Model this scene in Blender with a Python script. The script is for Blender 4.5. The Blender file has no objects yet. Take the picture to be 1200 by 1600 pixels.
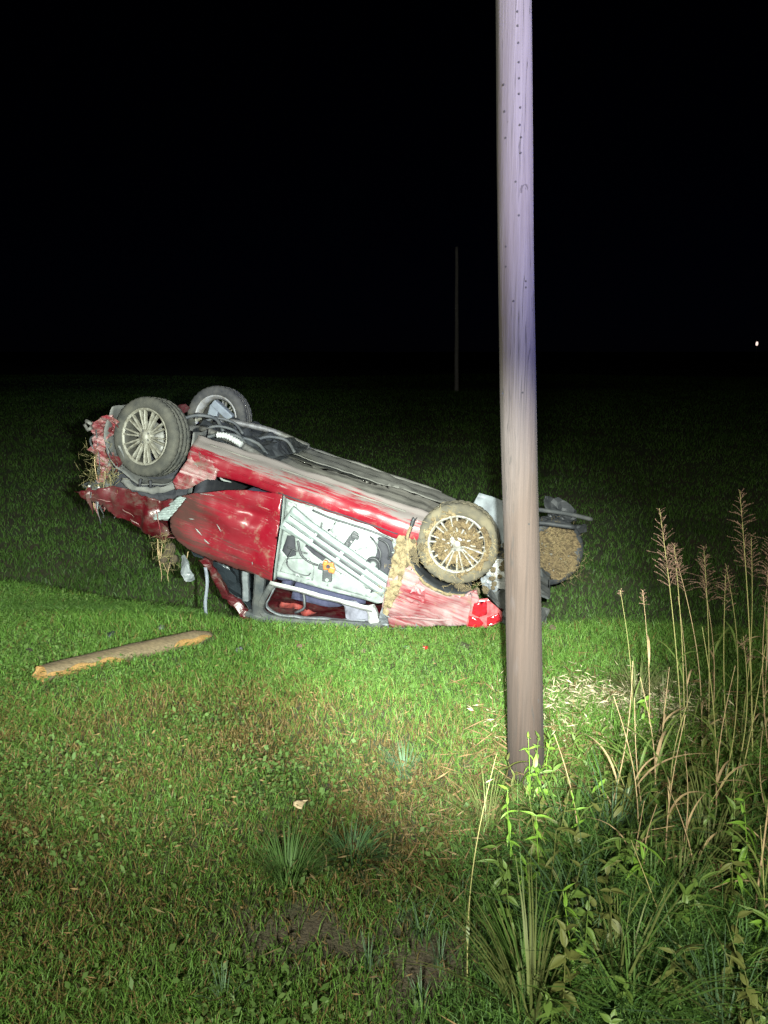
import bpy, bmesh, math, random
import numpy as np
from mathutils import Vector, Matrix, noise
from mathutils.geometry import delaunay_2d_cdt

rng = np.random.default_rng(7)
random.seed(7)
R = math.radians
sc = bpy.context.scene
col = sc.collection

# ------------------------------------------------------------------ camera
cam_d = bpy.data.cameras.new("camera")
cam_d.sensor_fit = 'VERTICAL'; cam_d.sensor_height = 24.0; cam_d.lens = 18.03
cam_d.clip_start = 0.05; cam_d.clip_end = 2000
cam = bpy.data.objects.new("camera", cam_d); col.objects.link(cam)
cam.location = (0, 0, 2.1); cam.rotation_euler = (R(78), 0, 0)
sc.camera = cam

# ------------------------------------------------------------------ night sky
world = bpy.data.worlds.new("World"); sc.world = world; world.use_nodes = True
wn = world.node_tree.nodes; wl = world.node_tree.links
for n in list(wn): wn.remove(n)
wo = wn.new('ShaderNodeOutputWorld'); wb = wn.new('ShaderNodeBackground'); sky = wn.new('ShaderNodeTexSky')
sky.sky_type = 'NISHITA'; sky.sun_disc = False
sky.sun_elevation = R(25); sky.sun_rotation = R(200); sky.altitude = 300; sky.dust_density = 0.0; sky.ozone_density = 8.0; sky.air_density = 0.8
wb.inputs['Strength'].default_value = 0.00010
tint = wn.new('ShaderNodeMix'); tint.data_type = 'RGBA'; tint.blend_type = 'MULTIPLY'; tint.inputs[0].default_value = 1.0; tint.inputs[7].default_value = (0.55, 0.42, 1.0, 1)
wl.new(sky.outputs[0], tint.inputs[6]); wl.new(tint.outputs[2], wb.inputs['Color']); wl.new(wb.outputs[0], wo.inputs['Surface'])

# ------------------------------------------------------------------ lamps behind the camera: hand lamps, police blue and added fills
def spot(name, loc, target, watts, color, angle, blend, radius):
    d = bpy.data.lights.new(name, 'SPOT'); d.energy = watts; d.color = color
    d.spot_size = R(angle); d.spot_blend = blend; d.shadow_soft_size = radius
    o = bpy.data.objects.new(name, d); col.objects.link(o)
    o.location = loc
    o.rotation_euler = (Vector(target) - Vector(loc)).to_track_quat('-Z', 'Y').to_euler()
    return o
# hand-held scene light beside the photographer, aimed at the tail of the wreck
spot("scene_light", (-0.02, -0.65, 2.45), (0.58, 5.5, 0.18), 8800, (0.92, 1.0, 0.93), 31, 0.95, 0.03)
# second lamp next to it, aimed at the cabin
spot("scene_light_2", (0.50, -0.65, 2.20), (-1.95, 6.6, 0.75), 6800, (0.88, 1.0, 0.90), 44, 1.0, 0.03)
# added wide fill lamp lifting the dim foreground
spot("foreground_fill", (-0.85, -3.6, 3.6), (0.2, 4.2, 1.0), 4300, (0.97, 1.0, 0.84), 120, 0.9, 0.25)
# added white spot brightening the upper pole; blue lamp of the police car
spot("pole_top_fill", (2.4, -5.0, 2.9), (0.52, 3.4, 3.45), 14500, (0.86, 0.83, 1.0), 19, 1.0, 0.1)
spot("light_bar_blue", (3.6, -4.6, 2.6), (0.62, 3.4, 2.72), 8000, (0.15, 0.18, 1.0), 18, 1.0, 0.1)

vs = sc.view_settings
vs.view_transform = 'Standard'; vs.look = 'None'; vs.exposure = 0.0; vs.gamma = 1.0; vs.use_curve_mapping = False
sc.render.engine = 'CYCLES'
try:
    sc.cycles.use_denoising = True; sc.cycles.denoiser = 'OPENIMAGEDENOISE'
except Exception:
    pass
sc.cycles.max_bounces = 6; sc.cycles.diffuse_bounces = 3; sc.cycles.glossy_bounces = 3

# ------------------------------------------------------------------ materials
class NT:
    def __init__(s, name):
        s.m = bpy.data.materials.new(name); s.m.use_nodes = True
        s.n = s.m.node_tree.nodes; s.l = s.m.node_tree.links
        for x in list(s.n): s.n.remove(x)
        s.out = s.n.new('ShaderNodeOutputMaterial'); s.p = s.n.new('ShaderNodeBsdfPrincipled')
        s.l.new(s.p.outputs[0], s.out.inputs[0])
        s.tc = s.n.new('ShaderNodeTexCoord')
    def noise(s, scale, detail=6, mapping=None, rough=0.6):
        t = s.n.new('ShaderNodeTexNoise'); t.inputs['Scale'].default_value = scale
        t.inputs['Detail'].default_value = detail; t.inputs['Roughness'].default_value = rough
        mp = s.n.new('ShaderNodeMapping'); s.l.new(s.tc.outputs['Object'], mp.inputs[0])
        if mapping: mp.inputs['Scale'].default_value = mapping
        s.l.new(mp.outputs[0], t.inputs['Vector'])
        return t.outputs['Fac']
    def ramp(s, fac, stops):
        r = s.n.new('ShaderNodeValToRGB'); e = r.color_ramp.elements
        while len(e) < len(stops): e.new(0.5)
        for i, (p, c) in enumerate(stops):
            e[i].position = p
            e[i].color = (c, c, c, 1) if isinstance(c, (int, float)) else (*c, 1)
        s.l.new(fac, r.inputs[0]); return r.outputs[0]
    def mix(s, fac, a, b):
        m = s.n.new('ShaderNodeMix'); m.data_type = 'RGBA'
        if isinstance(fac, (int, float)): m.inputs[0].default_value = fac
        else: s.l.new(fac, m.inputs[0])
        for i, v in ((6, a), (7, b)):
            if isinstance(v, tuple): m.inputs[i].default_value = (*v, 1)
            else: s.l.new(v, m.inputs[i])
        return m.outputs[2]
    def bump(s, h, strength, dist=0.01):
        b = s.n.new('ShaderNodeBump'); b.inputs['Strength'].default_value = strength; b.inputs['Distance'].default_value = dist
        s.l.new(h, b.inputs['Height']); s.l.new(b.outputs[0], s.p.inputs['Normal'])
    def col(s, c):
        if isinstance(c, tuple): s.p.inputs['Base Color'].default_value = (*c, 1)
        else: s.l.new(c, s.p.inputs['Base Color'])
    def set(s, **k):
        for a, v in k.items():
            i = s.p.inputs[a.replace('_', ' ')]
            if isinstance(v, (int, float, tuple)): i.default_value = v
            else: s.l.new(v, i)
        return s

def simple(name, a, b, scale=30, rough=0.6, metal=0.0, bump=0.15, mapping=None, dist=0.004):
    t = NT(name); f = t.noise(scale, 6, mapping)
    t.col(t.mix(t.ramp(f, [(0.35, 0.0), (0.65, 1.0)]), a, b))
    t.set(Roughness=rough, Metallic=metal)
    if bump: t.bump(f, bump, dist)
    return t.m

def paint(name, lo, hi, dirt_lo, dirt_hi, scrape_col=(0.45, 0.36, 0.35), red=(0.17, 0.004, 0.012), dirt=(0.13, 0.10, 0.065), grad=None, gcol=(0.20, 0.175, 0.155), gk=2.0):
    """dusty red car paint, scraped in streaks along the body; grad = (axis, from, to) where the scraping, or on the door a darker tone, closes up"""
    t = NT(name)
    s1 = t.noise(1.0, 10, (1.6, 14, 42), 0.72); s2 = t.noise(1.0, 5, (1.8, 4, 5))
    mul = t.n.new('ShaderNodeMath'); mul.operation = 'MULTIPLY_ADD'
    t.l.new(s2, mul.inputs[0]); mul.inputs[1].default_value = 0.7; t.l.new(s1, mul.inputs[2])
    fac = t.ramp(mul.outputs[0], [(lo, 0.0), (hi, 1.0)])
    d = t.noise(9, 10, (1, 1, 1), 0.75); dfac = t.ramp(d, [(dirt_lo, 0.0), (dirt_hi, 1.0)])
    c = t.mix(t.noise(3, 3), red, tuple(v * 0.60 for v in red))
    haze = t.ramp(t.noise(2.2, 6, (1, 1, 1), 0.6), [(0.42, 0.0), (0.75, 0.09)])
    c = t.mix(haze, c, (0.40, 0.25, 0.26))
    sf = t.ramp(t.noise(1.0, 6, (3.5, 50, 150), 0.6), [(0.63, 0.0), (0.70, 0.5)])
    c = t.mix(sf, c, tuple(v * .8 for v in scrape_col))
    c = t.mix(fac, c, scrape_col); c = t.mix(dfac, c, dirt)
    rr = t.mix(dfac, t.mix(fac, (0.30, 0.30, 0.30), (0.8, 0.8, 0.8)), (0.92, 0.92, 0.92))
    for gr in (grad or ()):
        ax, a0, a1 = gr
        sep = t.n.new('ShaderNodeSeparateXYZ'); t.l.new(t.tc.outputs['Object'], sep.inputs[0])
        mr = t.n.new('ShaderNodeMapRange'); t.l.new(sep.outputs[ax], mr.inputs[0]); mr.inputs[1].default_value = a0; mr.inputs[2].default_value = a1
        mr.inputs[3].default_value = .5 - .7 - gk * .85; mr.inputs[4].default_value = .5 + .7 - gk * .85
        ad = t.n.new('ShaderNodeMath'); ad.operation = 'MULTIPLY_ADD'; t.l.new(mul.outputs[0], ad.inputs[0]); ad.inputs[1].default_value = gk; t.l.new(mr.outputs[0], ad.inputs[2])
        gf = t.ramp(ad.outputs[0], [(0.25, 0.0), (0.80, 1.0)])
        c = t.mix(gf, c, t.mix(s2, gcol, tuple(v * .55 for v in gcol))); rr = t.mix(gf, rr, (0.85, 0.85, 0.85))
    t.col(c); t.set(Roughness=rr); t.p.inputs['Coat Weight'].default_value = 0.08; t.p.inputs['Coat Roughness'].default_value = 0.12; t.p.inputs['Specular IOR Level'].default_value = 0.3
    t.bump(mul.outputs[0], 0.15, 0.004)
    return t.m

M = {}
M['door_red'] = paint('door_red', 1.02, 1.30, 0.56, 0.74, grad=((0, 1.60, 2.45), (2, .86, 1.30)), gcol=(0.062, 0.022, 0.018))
M['sill_red'] = paint('sill_red', 0.92, 1.25, 0.55, 0.78, (0.30, 0.235, 0.23), grad=((2, .36, .20),), gcol=(0.155, 0.132, 0.125), gk=4.5)
M['pale_red'] = paint('pale_red', 0.66, 0.98, 0.56, 0.72, (0.205, 0.15, 0.148), dirt=(0.17, 0.125, 0.075))
M['dark_red'] = paint('dark_red', 1.0, 1.2, 0.47, 0.66, (0.33, 0.26, 0.25), red=(0.065, 0.004, 0.007), dirt=(0.045, 0.03, 0.022))
M['pink_torn'] = paint('pink_torn', 0.82, 1.1, 0.45, 0.68, (0.28, 0.20, 0.20), red=(0.16, 0.015, 0.022), dirt=(0.09, 0.075, 0.06))
M['primer'] = simple('primer', (0.185, 0.208, 0.198), (0.120, 0.133, 0.128), 9, 0.5, 0, 0.05)
M['beam_metal'] = simple('beam_metal', (0.205, 0.238, 0.234), (0.135, 0.155, 0.151), 14, 0.45, 0.1, 0.06)
M['tray'] = simple('tray', (0.145, 0.135, 0.118), (0.08, 0.075, 0.066), 6, 0.85, 0, 0.3, (1, 6, 6))
M['tray_far'] = simple('tray_far', (0.155, 0.15, 0.135), (0.09, 0.087, 0.078), 6, 0.85, 0, 0.3, (1, 6, 6))
M['black_plastic'] = simple('black_plastic', (0.016, 0.018, 0.021), (0.040, 0.042, 0.044), 12, 0.55, 0, 0.3)
M['dusty_plastic'] = simple('dusty_plastic', (0.028, 0.032, 0.036), (0.075, 0.076, 0.072), 8, 0.7, 0, 0.3)
M['liner'] = simple('liner', (0.065, 0.066, 0.066), (0.115, 0.112, 0.105), 14, 0.85, 0, 0.3)
M['dark'] = simple('dark', (0.012, 0.012, 0.018), (0.025, 0.025, 0.03), 12, 0.8, 0, 0.1)
M['navy_cloth'] = simple('navy_cloth', (0.02, 0.022, 0.05), (0.035, 0.036, 0.07), 60, 0.9, 0, 0.2)
M['grey_cloth'] = simple('grey_cloth', (0.13, 0.13, 0.16), (0.08, 0.08, 0.10), 20, 0.9, 0, 0.2)
M['light_plastic'] = simple('light_plastic', (0.17, 0.18, 0.19), (0.09, 0.10, 0.11), 12, 0.45, 0, 0.12)
M['grey_plate'] = simple('grey_plate', (0.16, 0.18, 0.19), (0.11, 0.12, 0.13), 14, 0.6, 0.1, 0.2)
M['white_plastic'] = simple('white_plastic', (0.30, 0.30, 0.295), (0.18, 0.18, 0.175), 10, 0.5, 0, 0.15)
M['tyre'] = simple('tyre', (0.062, 0.058, 0.047), (0.024, 0.024, 0.022), 9, 0.9, 0, 0.4)
M['tyre_mud'] = simple('tyre_mud', (0.115, 0.098, 0.062), (0.04, 0.038, 0.031), 8, 0.95, 0, 0.5)
M['alloy'] = simple('alloy', (0.21, 0.20, 0.172), (0.10, 0.09, 0.068), 22, 0.6, 0.15, 0.2)
M['alloy_clean'] = simple('alloy_clean', (0.26, 0.255, 0.235), (0.15, 0.135, 0.105), 18, 0.5, 0.15, 0.2)
M['barrel'] = simple('barrel', (0.022, 0.021, 0.018), (0.045, 0.042, 0.034), 22, 0.7, 0.2, 0.2)
M['steel'] = simple('steel', (0.15, 0.145, 0.135), (0.075, 0.07, 0.064), 25, 0.6, 0.3, 0.3)
M['silver'] = simple('silver', (0.6, 0.6, 0.58), (0.4, 0.4, 0.38), 25, 0.4, 0.4, 0.2)
M['mud'] = simple('mud', (0.165, 0.118, 0.056), (0.075, 0.052, 0.026), 26, 0.95, 0, 1.0, None, 0.02)
M['dry_mud'] = simple('dry_mud', (0.205, 0.16, 0.088), (0.10, 0.073, 0.038), 24, 0.95, 0, 1.0, None, 0.02)
M['soil'] = simple('soil', (0.06, 0.042, 0.025), (0.03, 0.022, 0.015), 26, 0.95, 0, 0.9, None, 0.02)
M['orange'] = simple('orange', (0.42, 0.13, 0.025), (0.25, 0.075, 0.015), 40, 0.45, 0, 0.1)
M['red_cloth'] = simple('red_cloth', (0.16, 0.018, 0.012), (0.08, 0.01, 0.008), 40, 0.8, 0, 0.1)
M['strap'] = simple('strap', (0.17, 0.185, 0.22), (0.10, 0.11, 0.135), 40, 0.7, 0, 0.1)
M['lens'] = simple('lens', (0.30, 0.012, 0.02), (0.20, 0.008, 0.01), 40, 0.2, 0, 0.25)
M['lens_pale'] = simple('lens_pale', (0.36, 0.10, 0.10), (0.24, 0.04, 0.045), 30, 0.25, 0, 0.25)
M['stalk'] = simple('stalk', (0.25, 0.25, 0.08), (0.32, 0.26, 0.11), 30, 0.7, 0, 0)
M['stalk_dry'] = simple('stalk_dry', (0.40, 0.29, 0.15), (0.27, 0.18, 0.10), 30, 0.8, 0, 0)
M['seed'] = simple('seed', (0.22, 0.125, 0.085), (0.13, 0.075, 0.052), 60, 0.8, 0, 0)
M['leaf'] = simple('leaf', (0.075, 0.13, 0.022), (0.10, 0.15, 0.03), 30, 0.5, 0, 0.2)
M['leaf_bright'] = simple('leaf_bright', (0.15, 0.27, 0.03), (0.11, 0.21, 0.025), 30, 0.5, 0, 0.2)
M['leaf_olive'] = simple('leaf_olive', (0.105, 0.11, 0.028), (0.085, 0.10, 0.022), 30, 0.55, 0, 0.2)
M['long_leaf'] = simple('long_leaf', (0.085, 0.14, 0.03), (0.13, 0.15, 0.04), 12, 0.5, 0, 0)
M['dead_leaf'] = simple('dead_leaf', (0.42, 0.32, 0.20), (0.30, 0.21, 0.12), 30, 0.8, 0, 0.2)
t = NT('dark_glass'); t.col((0.02, 0.025, 0.03)); f = t.noise(30, 8)
t.set(Roughness=0.25); t.bump(f, 0.5, 0.01); M['glass'] = t.m
t = NT('lamp_glow'); t.col((1, .8, .6)); t.p.inputs['Emission Color'].default_value = (1, 0.74, 0.66, 1); t.p.inputs['Emission Strength'].default_value = 1.3; M['glow'] = t.m

def attr_mat(name, rough, trans=0.3):
    t = NT(name); a = t.n.new('ShaderNodeAttribute'); a.attribute_name = 'col'
    t.col(a.outputs['Color']); t.set(Roughness=rough); t.p.inputs['Specular IOR Level'].default_value = 0.2
    tr = t.n.new('ShaderNodeBsdfTranslucent'); t.l.new(a.outputs['Color'], tr.inputs[0])
    mx = t.n.new('ShaderNodeMixShader'); mx.inputs[0].default_value = trans
    t.l.new(t.p.outputs[0], mx.inputs[1]); t.l.new(tr.outputs[0], mx.inputs[2]); t.l.new(mx.outputs[0], t.out.inputs[0])
    return t.m
M['grass'] = attr_mat('grass', 0.5)
M['straw'] = attr_mat('straw', 0.7, 0.2)

def pole_mat():
    t = NT('pole_wood')
    g = t.noise(1.0, 9, (60, 60, 1.4), 0.7); big = t.noise(1.0, 4, (6, 6, 0.9)); kn = t.noise(1.0, 4, (9, 9, 3.0)); cr = t.noise(1.0, 3, (34, 34, 0.55), 0.5)
    sep = t.n.new('ShaderNodeSeparateXYZ'); t.l.new(t.tc.outputs['Object'], sep.inputs[0])
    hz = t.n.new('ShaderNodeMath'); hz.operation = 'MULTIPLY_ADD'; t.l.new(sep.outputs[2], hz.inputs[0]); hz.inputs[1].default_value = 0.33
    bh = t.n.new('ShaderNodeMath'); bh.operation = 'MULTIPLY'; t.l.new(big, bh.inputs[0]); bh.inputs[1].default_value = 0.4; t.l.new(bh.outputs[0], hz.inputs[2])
    beam_even = t.ramp(hz.outputs[0], [(0.62, 0.0), (1.12, 1.0)])          # soil-stained butt; darkened in the beam and paled above to even out its light
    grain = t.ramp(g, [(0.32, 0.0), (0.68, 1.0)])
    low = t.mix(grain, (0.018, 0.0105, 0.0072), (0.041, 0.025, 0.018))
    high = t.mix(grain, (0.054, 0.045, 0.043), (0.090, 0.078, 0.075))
    c = t.mix(beam_even, low, high)
    c = t.mix(t.ramp(big, [(0.42, 0.30), (0.60, 0.0)]), c, (0.05, 0.036, 0.03))
    c = t.mix(t.ramp(kn, [(0.62, 0.0), (0.74, 0.6)]), c, (0.045, 0.036, 0.036))
    crack = t.ramp(cr, [(0.485, 0.0), (0.50, 1.0), (0.515, 0.0)])
    c = t.mix(t.mix(t.ramp(big, [(0.45, 0.0), (0.55, 1.0)]), (0, 0, 0), crack), c, (0.02, 0.016, 0.014))
    t.col(c); t.set(Roughness=0.9); t.bump(g, 0.5, 0.01)
    return t.m
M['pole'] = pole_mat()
M['log'] = simple('log', (0.15, 0.108, 0.06), (0.07, 0.05, 0.028), 7, 0.85, 0, 0.5, (1.5, 14, 14))
M['split'] = simple('split', (0.27, 0.14, 0.035), (0.13, 0.075, 0.028), 10, 0.8, 0, 0.5, (2, 18, 18))
M['nail'] = simple('nail', (0.012, 0.010, 0.010), (0.02, 0.017, 0.016), 60, 0.95, 0, 0)

def ground_mat():
    t = NT('turf_soil')
    a = t.noise(0.9, 6); b = t.noise(9, 8); cfine = t.noise(70, 6)
    c = t.mix(t.ramp(b, [(0.35, 0), (0.65, 1)]), (0.036, 0.062, 0.017), (0.058, 0.062, 0.024))
    c = t.mix(t.ramp(a, [(0.45, 0), (0.62, 1)]), c, (0.060, 0.045, 0.022))
    at = t.n.new('ShaderNodeAttribute'); at.attribute_name = 'bare'
    c = t.mix(at.outputs['Fac'], c, t.mix(cfine, (0.10, 0.078, 0.050), (0.055, 0.042, 0.028)))
    t.col(c); t.set(Roughness=0.95); t.bump(cfine, 0.8, 0.02)
    return t.m
M['ground'] = ground_mat()

# ------------------------------------------------------------------ mesh helpers
def add(name, v, f, mat=None, parent=None, smooth=True, solid=0, bevel=0, sub=0, colr=None):
    me = bpy.data.meshes.new(name)
    me.from_pydata([tuple(map(float, p)) for p in v], [], [tuple(int(i) for i in q) for q in f]); me.validate()
    if mat: me.materials.append(M[mat] if isinstance(mat, str) else mat)
    bm = bmesh.new(); bm.from_mesh(me); bmesh.ops.recalc_face_normals(bm, faces=bm.faces); bm.to_mesh(me); bm.free()
    if smooth: me.shade_smooth()
    o = bpy.data.objects.new(name, me); col.objects.link(o)
    if parent: o.parent = parent
    if solid:
        m = o.modifiers.new('thickness', 'SOLIDIFY'); m.thickness = solid; m.offset = 0
    if bevel:
        m = o.modifiers.new('bevel', 'BEVEL'); m.width = bevel; m.segments = 2; m.limit_method = 'ANGLE'
    if sub:
        m = o.modifiers.new('sub', 'SUBSURF'); m.levels = sub; m.render_levels = sub
    return o

def fast(name, V, F, mat, C=None, parent=None, smooth=False):
    """triangle soup from numpy arrays, with a colour per vertex"""
    V = np.asarray(V, np.float32); F = np.asarray(F, np.int32)
    me = bpy.data.meshes.new(name)
    me.vertices.add(len(V)); me.vertices.foreach_set('co', V.ravel())
    me.loops.add(F.size); me.loops.foreach_set('vertex_index', F.ravel())
    me.polygons.add(len(F)); me.polygons.foreach_set('loop_start', np.arange(0, F.size, F.shape[1], dtype=np.int32))
    me.update(calc_edges=True)
    if C is not None:
        a = me.attributes.new('col', 'FLOAT_COLOR', 'POINT')
        a.data.foreach_set('color', np.concatenate([C, np.ones((len(C), 1))], 1).astype(np.float32).ravel())
    me.materials.append(M[mat])
    if smooth: me.shade_smooth()
    o = bpy.data.objects.new(name, me); col.objects.link(o)
    if parent: o.parent = parent
    return o

def tag(o, label=None, cat=None, group=None, kind=None):
    if label: o['label'] = label
    if cat: o['category'] = cat
    if group: o['group'] = group
    if kind: o['kind'] = kind
    return o

def empty(name, loc=(0, 0, 0)):
    o = bpy.data.objects.new(name, None); col.objects.link(o); o.location = loc; o.empty_display_size = 0.2
    return o

def resample(pts, n):
    p = np.asarray(pts, float); d = np.r_[0, np.cumsum(np.linalg.norm(np.diff(p, axis=0), axis=1))]
    s = np.linspace(0, d[-1], n)
    return np.stack([np.interp(s, d, p[:, k]) for k in range(p.shape[1])], 1)

def catmull(pts, n):
    p = np.asarray(pts, float); p = np.vstack([2 * p[0] - p[1], p, 2 * p[-1] - p[-2]])
    out = []
    m = len(p) - 3
    for s in np.linspace(0, m - 1e-6, n):
        i = int(s); t = s - i; a, b, c, d = p[i:i + 4]
        out.append(0.5 * ((2 * b) + (-a + c) * t + (2 * a - 5 * b + 4 * c - d) * t * t + (-a + 3 * b - 3 * c + d) * t ** 3))
    return np.array(out)

def nz(p, f=1.0, o=0.0):
    return noise.noise(Vector((p[0] * f + o, p[1] * f + o * .7, p[2] * f - o)))

def crumple(v, amp, f, seed=0.0, ax=None, ridge=0.0):
    out = []
    for p in v:
        d = Vector((nz(p, f, 11 + seed), nz(p, f, 37 + seed), nz(p, f, 71 + seed))) * amp
        d += Vector((nz(p, f * 2.7, 5 + seed), nz(p, f * 2.7, 9 + seed), nz(p, f * 2.7, 15 + seed))) * amp * .4
        if ridge:
            q = (.45 - abs(nz(p, f * .8, 23 + seed)) * 2) * ridge + (.4 - abs(nz(p, f * 2.1, 53 + seed)) * 2) * ridge * .5
            d += Vector((q * .3, q, q * .5))
        if ax is not None: d = Vector((d[0] * ax[0], d[1] * ax[1], d[2] * ax[2]))
        out.append((p[0] + d[0], p[1] + d[1], p[2] + d[2]))
    return out

def grid(sections):
    """quads over a list of equally long point rows"""
    n, m = len(sections), len(sections[0]); v = [tuple(p) for s in sections for p in s]
    f = [(i * m + j, i * m + j + 1, (i + 1) * m + j + 1, (i + 1) * m + j) for i in range(n - 1) for j in range(m - 1)]
    return v, f

def loft(secs, nu, nv):
    a = np.array([resample(s, nv) for s in secs])
    u = np.linspace(0, len(secs) - 1, nu); rows = []
    for x in u:
        i = min(int(x), len(secs) - 2); t = x - i
        rows.append(a[i] * (1 - t) + a[i + 1] * t)
    return grid(rows)

def tube(path, r, n=8, cap=True):
    p = np.asarray(path, float); r = np.broadcast_to(np.asarray(r, float), (len(p),))
    v, f = [], []
    t = np.gradient(p, axis=0); up = np.array([0.13, 0.31, 0.94])
    for i in range(len(p)):
        d = t[i] / (np.linalg.norm(t[i]) + 1e-9); a = np.cross(d, up); a /= np.linalg.norm(a) + 1e-9; b = np.cross(d, a)
        for k in range(n):
            g = 2 * math.pi * k / n; v.append(p[i] + r[i] * (a * math.cos(g) + b * math.sin(g)))
    for i in range(len(p) - 1):
        for k in range(n): f.append((i * n + k, i * n + (k + 1) % n, (i + 1) * n + (k + 1) % n, (i + 1) * n + k))
    if cap: f += [tuple(range(n)), tuple(range((len(p) - 1) * n, len(p) * n))]
    return v, f

def box(c, s, rot=None):
    v = [(x * s[0] / 2, y * s[1] / 2, z * s[2] / 2) for x in (-1, 1) for y in (-1, 1) for z in (-1, 1)]
    if rot is not None: v = [tuple(rot @ Vector(p)) for p in v]
    v = [(p[0] + c[0], p[1] + c[1], p[2] + c[2]) for p in v]
    return v, [(0, 1, 3, 2), (4, 6, 7, 5), (0, 4, 5, 1), (2, 3, 7, 6), (0, 2, 6, 4), (1, 5, 7, 3)]

def join(parts):
    v, f = [], []
    for a, b in parts:
        k = len(v); v += [tuple(p) for p in a]; f += [tuple(i + k for i in q) for q in b]
    return v, f

def clod_mesh(seed, r=1.0):
    bm = bmesh.new(); bmesh.ops.create_icosphere(bm, subdivisions=2, radius=r)
    for q in bm.verts: q.co *= 1 + .45 * noise.noise(q.co * 1.6 + Vector((seed, 0, 0)))
    v = [tuple(q.co) for q in bm.verts]; f = [tuple(x.index for x in q.verts) for q in bm.faces]; bm.free(); return v, f

def inside(p, poly):
    x, y = p; c = False; j = len(poly) - 1
    for i in range(len(poly)):
        if (poly[i][1] > y) != (poly[j][1] > y) and x < (poly[j][0] - poly[i][0]) * (y - poly[i][1]) / (poly[j][1] - poly[i][1]) + poly[i][0]: c = not c
        j = i
    return c

def fill(outline, step, holes=()):
    """triangulated sheet inside an outline with holes, in its own plane"""
    def dense(poly):
        o = []
        for a, b in zip(poly, list(poly[1:]) + [poly[0]]):
            n = max(1, int(math.hypot(b[0] - a[0], b[1] - a[1]) / step))
            for k in range(n): o.append((a[0] + (b[0] - a[0]) * k / n, a[1] + (b[1] - a[1]) * k / n))
        return o
    pts, edges = [], []
    for poly in [outline] + list(holes):
        d = dense(poly); k = len(pts); pts += d; edges += [(k + i, k + (i + 1) % len(d)) for i in range(len(d))]
    xs = [p[0] for p in outline]; ys = [p[1] for p in outline]
    x = min(xs)
    while x < max(xs):
        y = min(ys)
        while y < max(ys):
            q = (x + random.uniform(-.25, .25) * step, y + random.uniform(-.25, .25) * step)
            if inside(q, outline) and not any(inside(q, h) for h in holes): pts.append(q)
            y += step
        x += step
    r = delaunay_2d_cdt([Vector(p) for p in pts], edges, [], 0, 1e-5)
    V, F = r[0], r[2]; out = []
    for t in F:
        c = (sum(V[i][0] for i in t) / 3, sum(V[i][1] for i in t) / 3)
        if inside(c, outline) and not any(inside(c, h) for h in holes): out.append(t)
    used = sorted({i for t in out for i in t}); mp = {o: n for n, o in enumerate(used)}
    return [tuple(V[i]) for i in used], [tuple(mp[i] for i in t) for t in out]

def blades(pts, h, w, lean, colr, base_z, twist=None, tipdrop=0.25):
    """grass blades: five vertices and three triangles each"""
    n = len(pts); a = rng.uniform(0, 2 * math.pi, n); la = rng.uniform(0, 2 * math.pi, n)
    wd = np.stack([np.cos(a), np.sin(a), np.zeros(n)], 1) * w[:, None] * 0.5
    ld = np.stack([np.cos(la), np.sin(la), np.zeros(n)], 1)
    b = np.stack([pts[:, 0], pts[:, 1], base_z - 0.01], 1)
    mid = b + ld * (lean * h * 0.35)[:, None] + np.array([0, 0, 1]) * (h * 0.62)[:, None]
    tip = b + ld * (lean * h)[:, None] + np.array([0, 0, 1]) * (h * (1 - tipdrop * lean))[:, None]
    V = np.stack([b - wd, b + wd, mid + wd * .75, mid - wd * .75, tip], 1).reshape(-1, 3)
    k = (np.arange(n) * 5)[:, None, None]
    F = (np.array([[0, 1, 2], [0, 2, 3], [3, 2, 4]])[None] + k).reshape(-1, 3)
    C = np.repeat(colr, 5, 0)
    C[0::5] *= 1.0
    return V, F, C

# value noise on arrays (for terrain and vegetation)
_tab = rng.random((64, 64))
def vn(x, y, s):
    x = np.asarray(x, float) * s; y = np.asarray(y, float) * s
    i = np.floor(x).astype(int); j = np.floor(y).astype(int); u = x - i; v = y - j
    u = u * u * (3 - 2 * u); v = v * v * (3 - 2 * v); g = lambda a, b: _tab[a % 64, b % 64]
    return (g(i, j) * (1 - u) + g(i + 1, j) * u) * (1 - v) + (g(i, j + 1) * (1 - u) + g(i + 1, j + 1) * u) * v

# ------------------------------------------------------------------ ground
CX = [-14, -6, -3.5, -1.4, -0.97, 0.5, 1.5, 3.0, 6, 14]
CY = [9.5, 7.7, 6.75, 5.85, 5.62, 5.56, 5.62, 5.35, 5.2, 5.0]
def gz(x, y):
    x = np.asarray(x, float); y = np.asarray(y, float)
    yc = np.interp(x, CX, CY)
    s = np.clip((y - yc) / 0.95, 0, 1); drop = -0.50 * s * s * (3 - 2 * s)
    near = np.clip((1.6 - y) / 2.2, 0, 1); rise = 0.42 * near * near * (3 - 2 * near)
    u = (vn(x + 50, y + 50, 0.9) - .5) * 0.07 + (vn(x + 20, y + 80, 2.7) - .5) * 0.035
    far = np.clip((y - 12) / 30, 0, 1)
    return drop + rise - .045 * np.clip((y - 4.2) / 1.0, 0, 1) + u * (1 - far) + far * (vn(x + 9, y + 3, 0.05) - .5) * 0.5 * far

def bare(x, y):
    b = np.exp(-(((x + .36) / .30) ** 2 + ((y - 2.42) / .20) ** 2)) + .9 * np.exp(-(((x - .15) / .28) ** 2 + ((y - 2.25) / .28) ** 2)) \
        + .55 * np.exp(-(((x - .10) / .09) ** 2 + ((y - 3.0) / .22) ** 2))
    return np.clip(b * (0.6 + .8 * vn(x, y, 9)), 0, 1)

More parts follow.
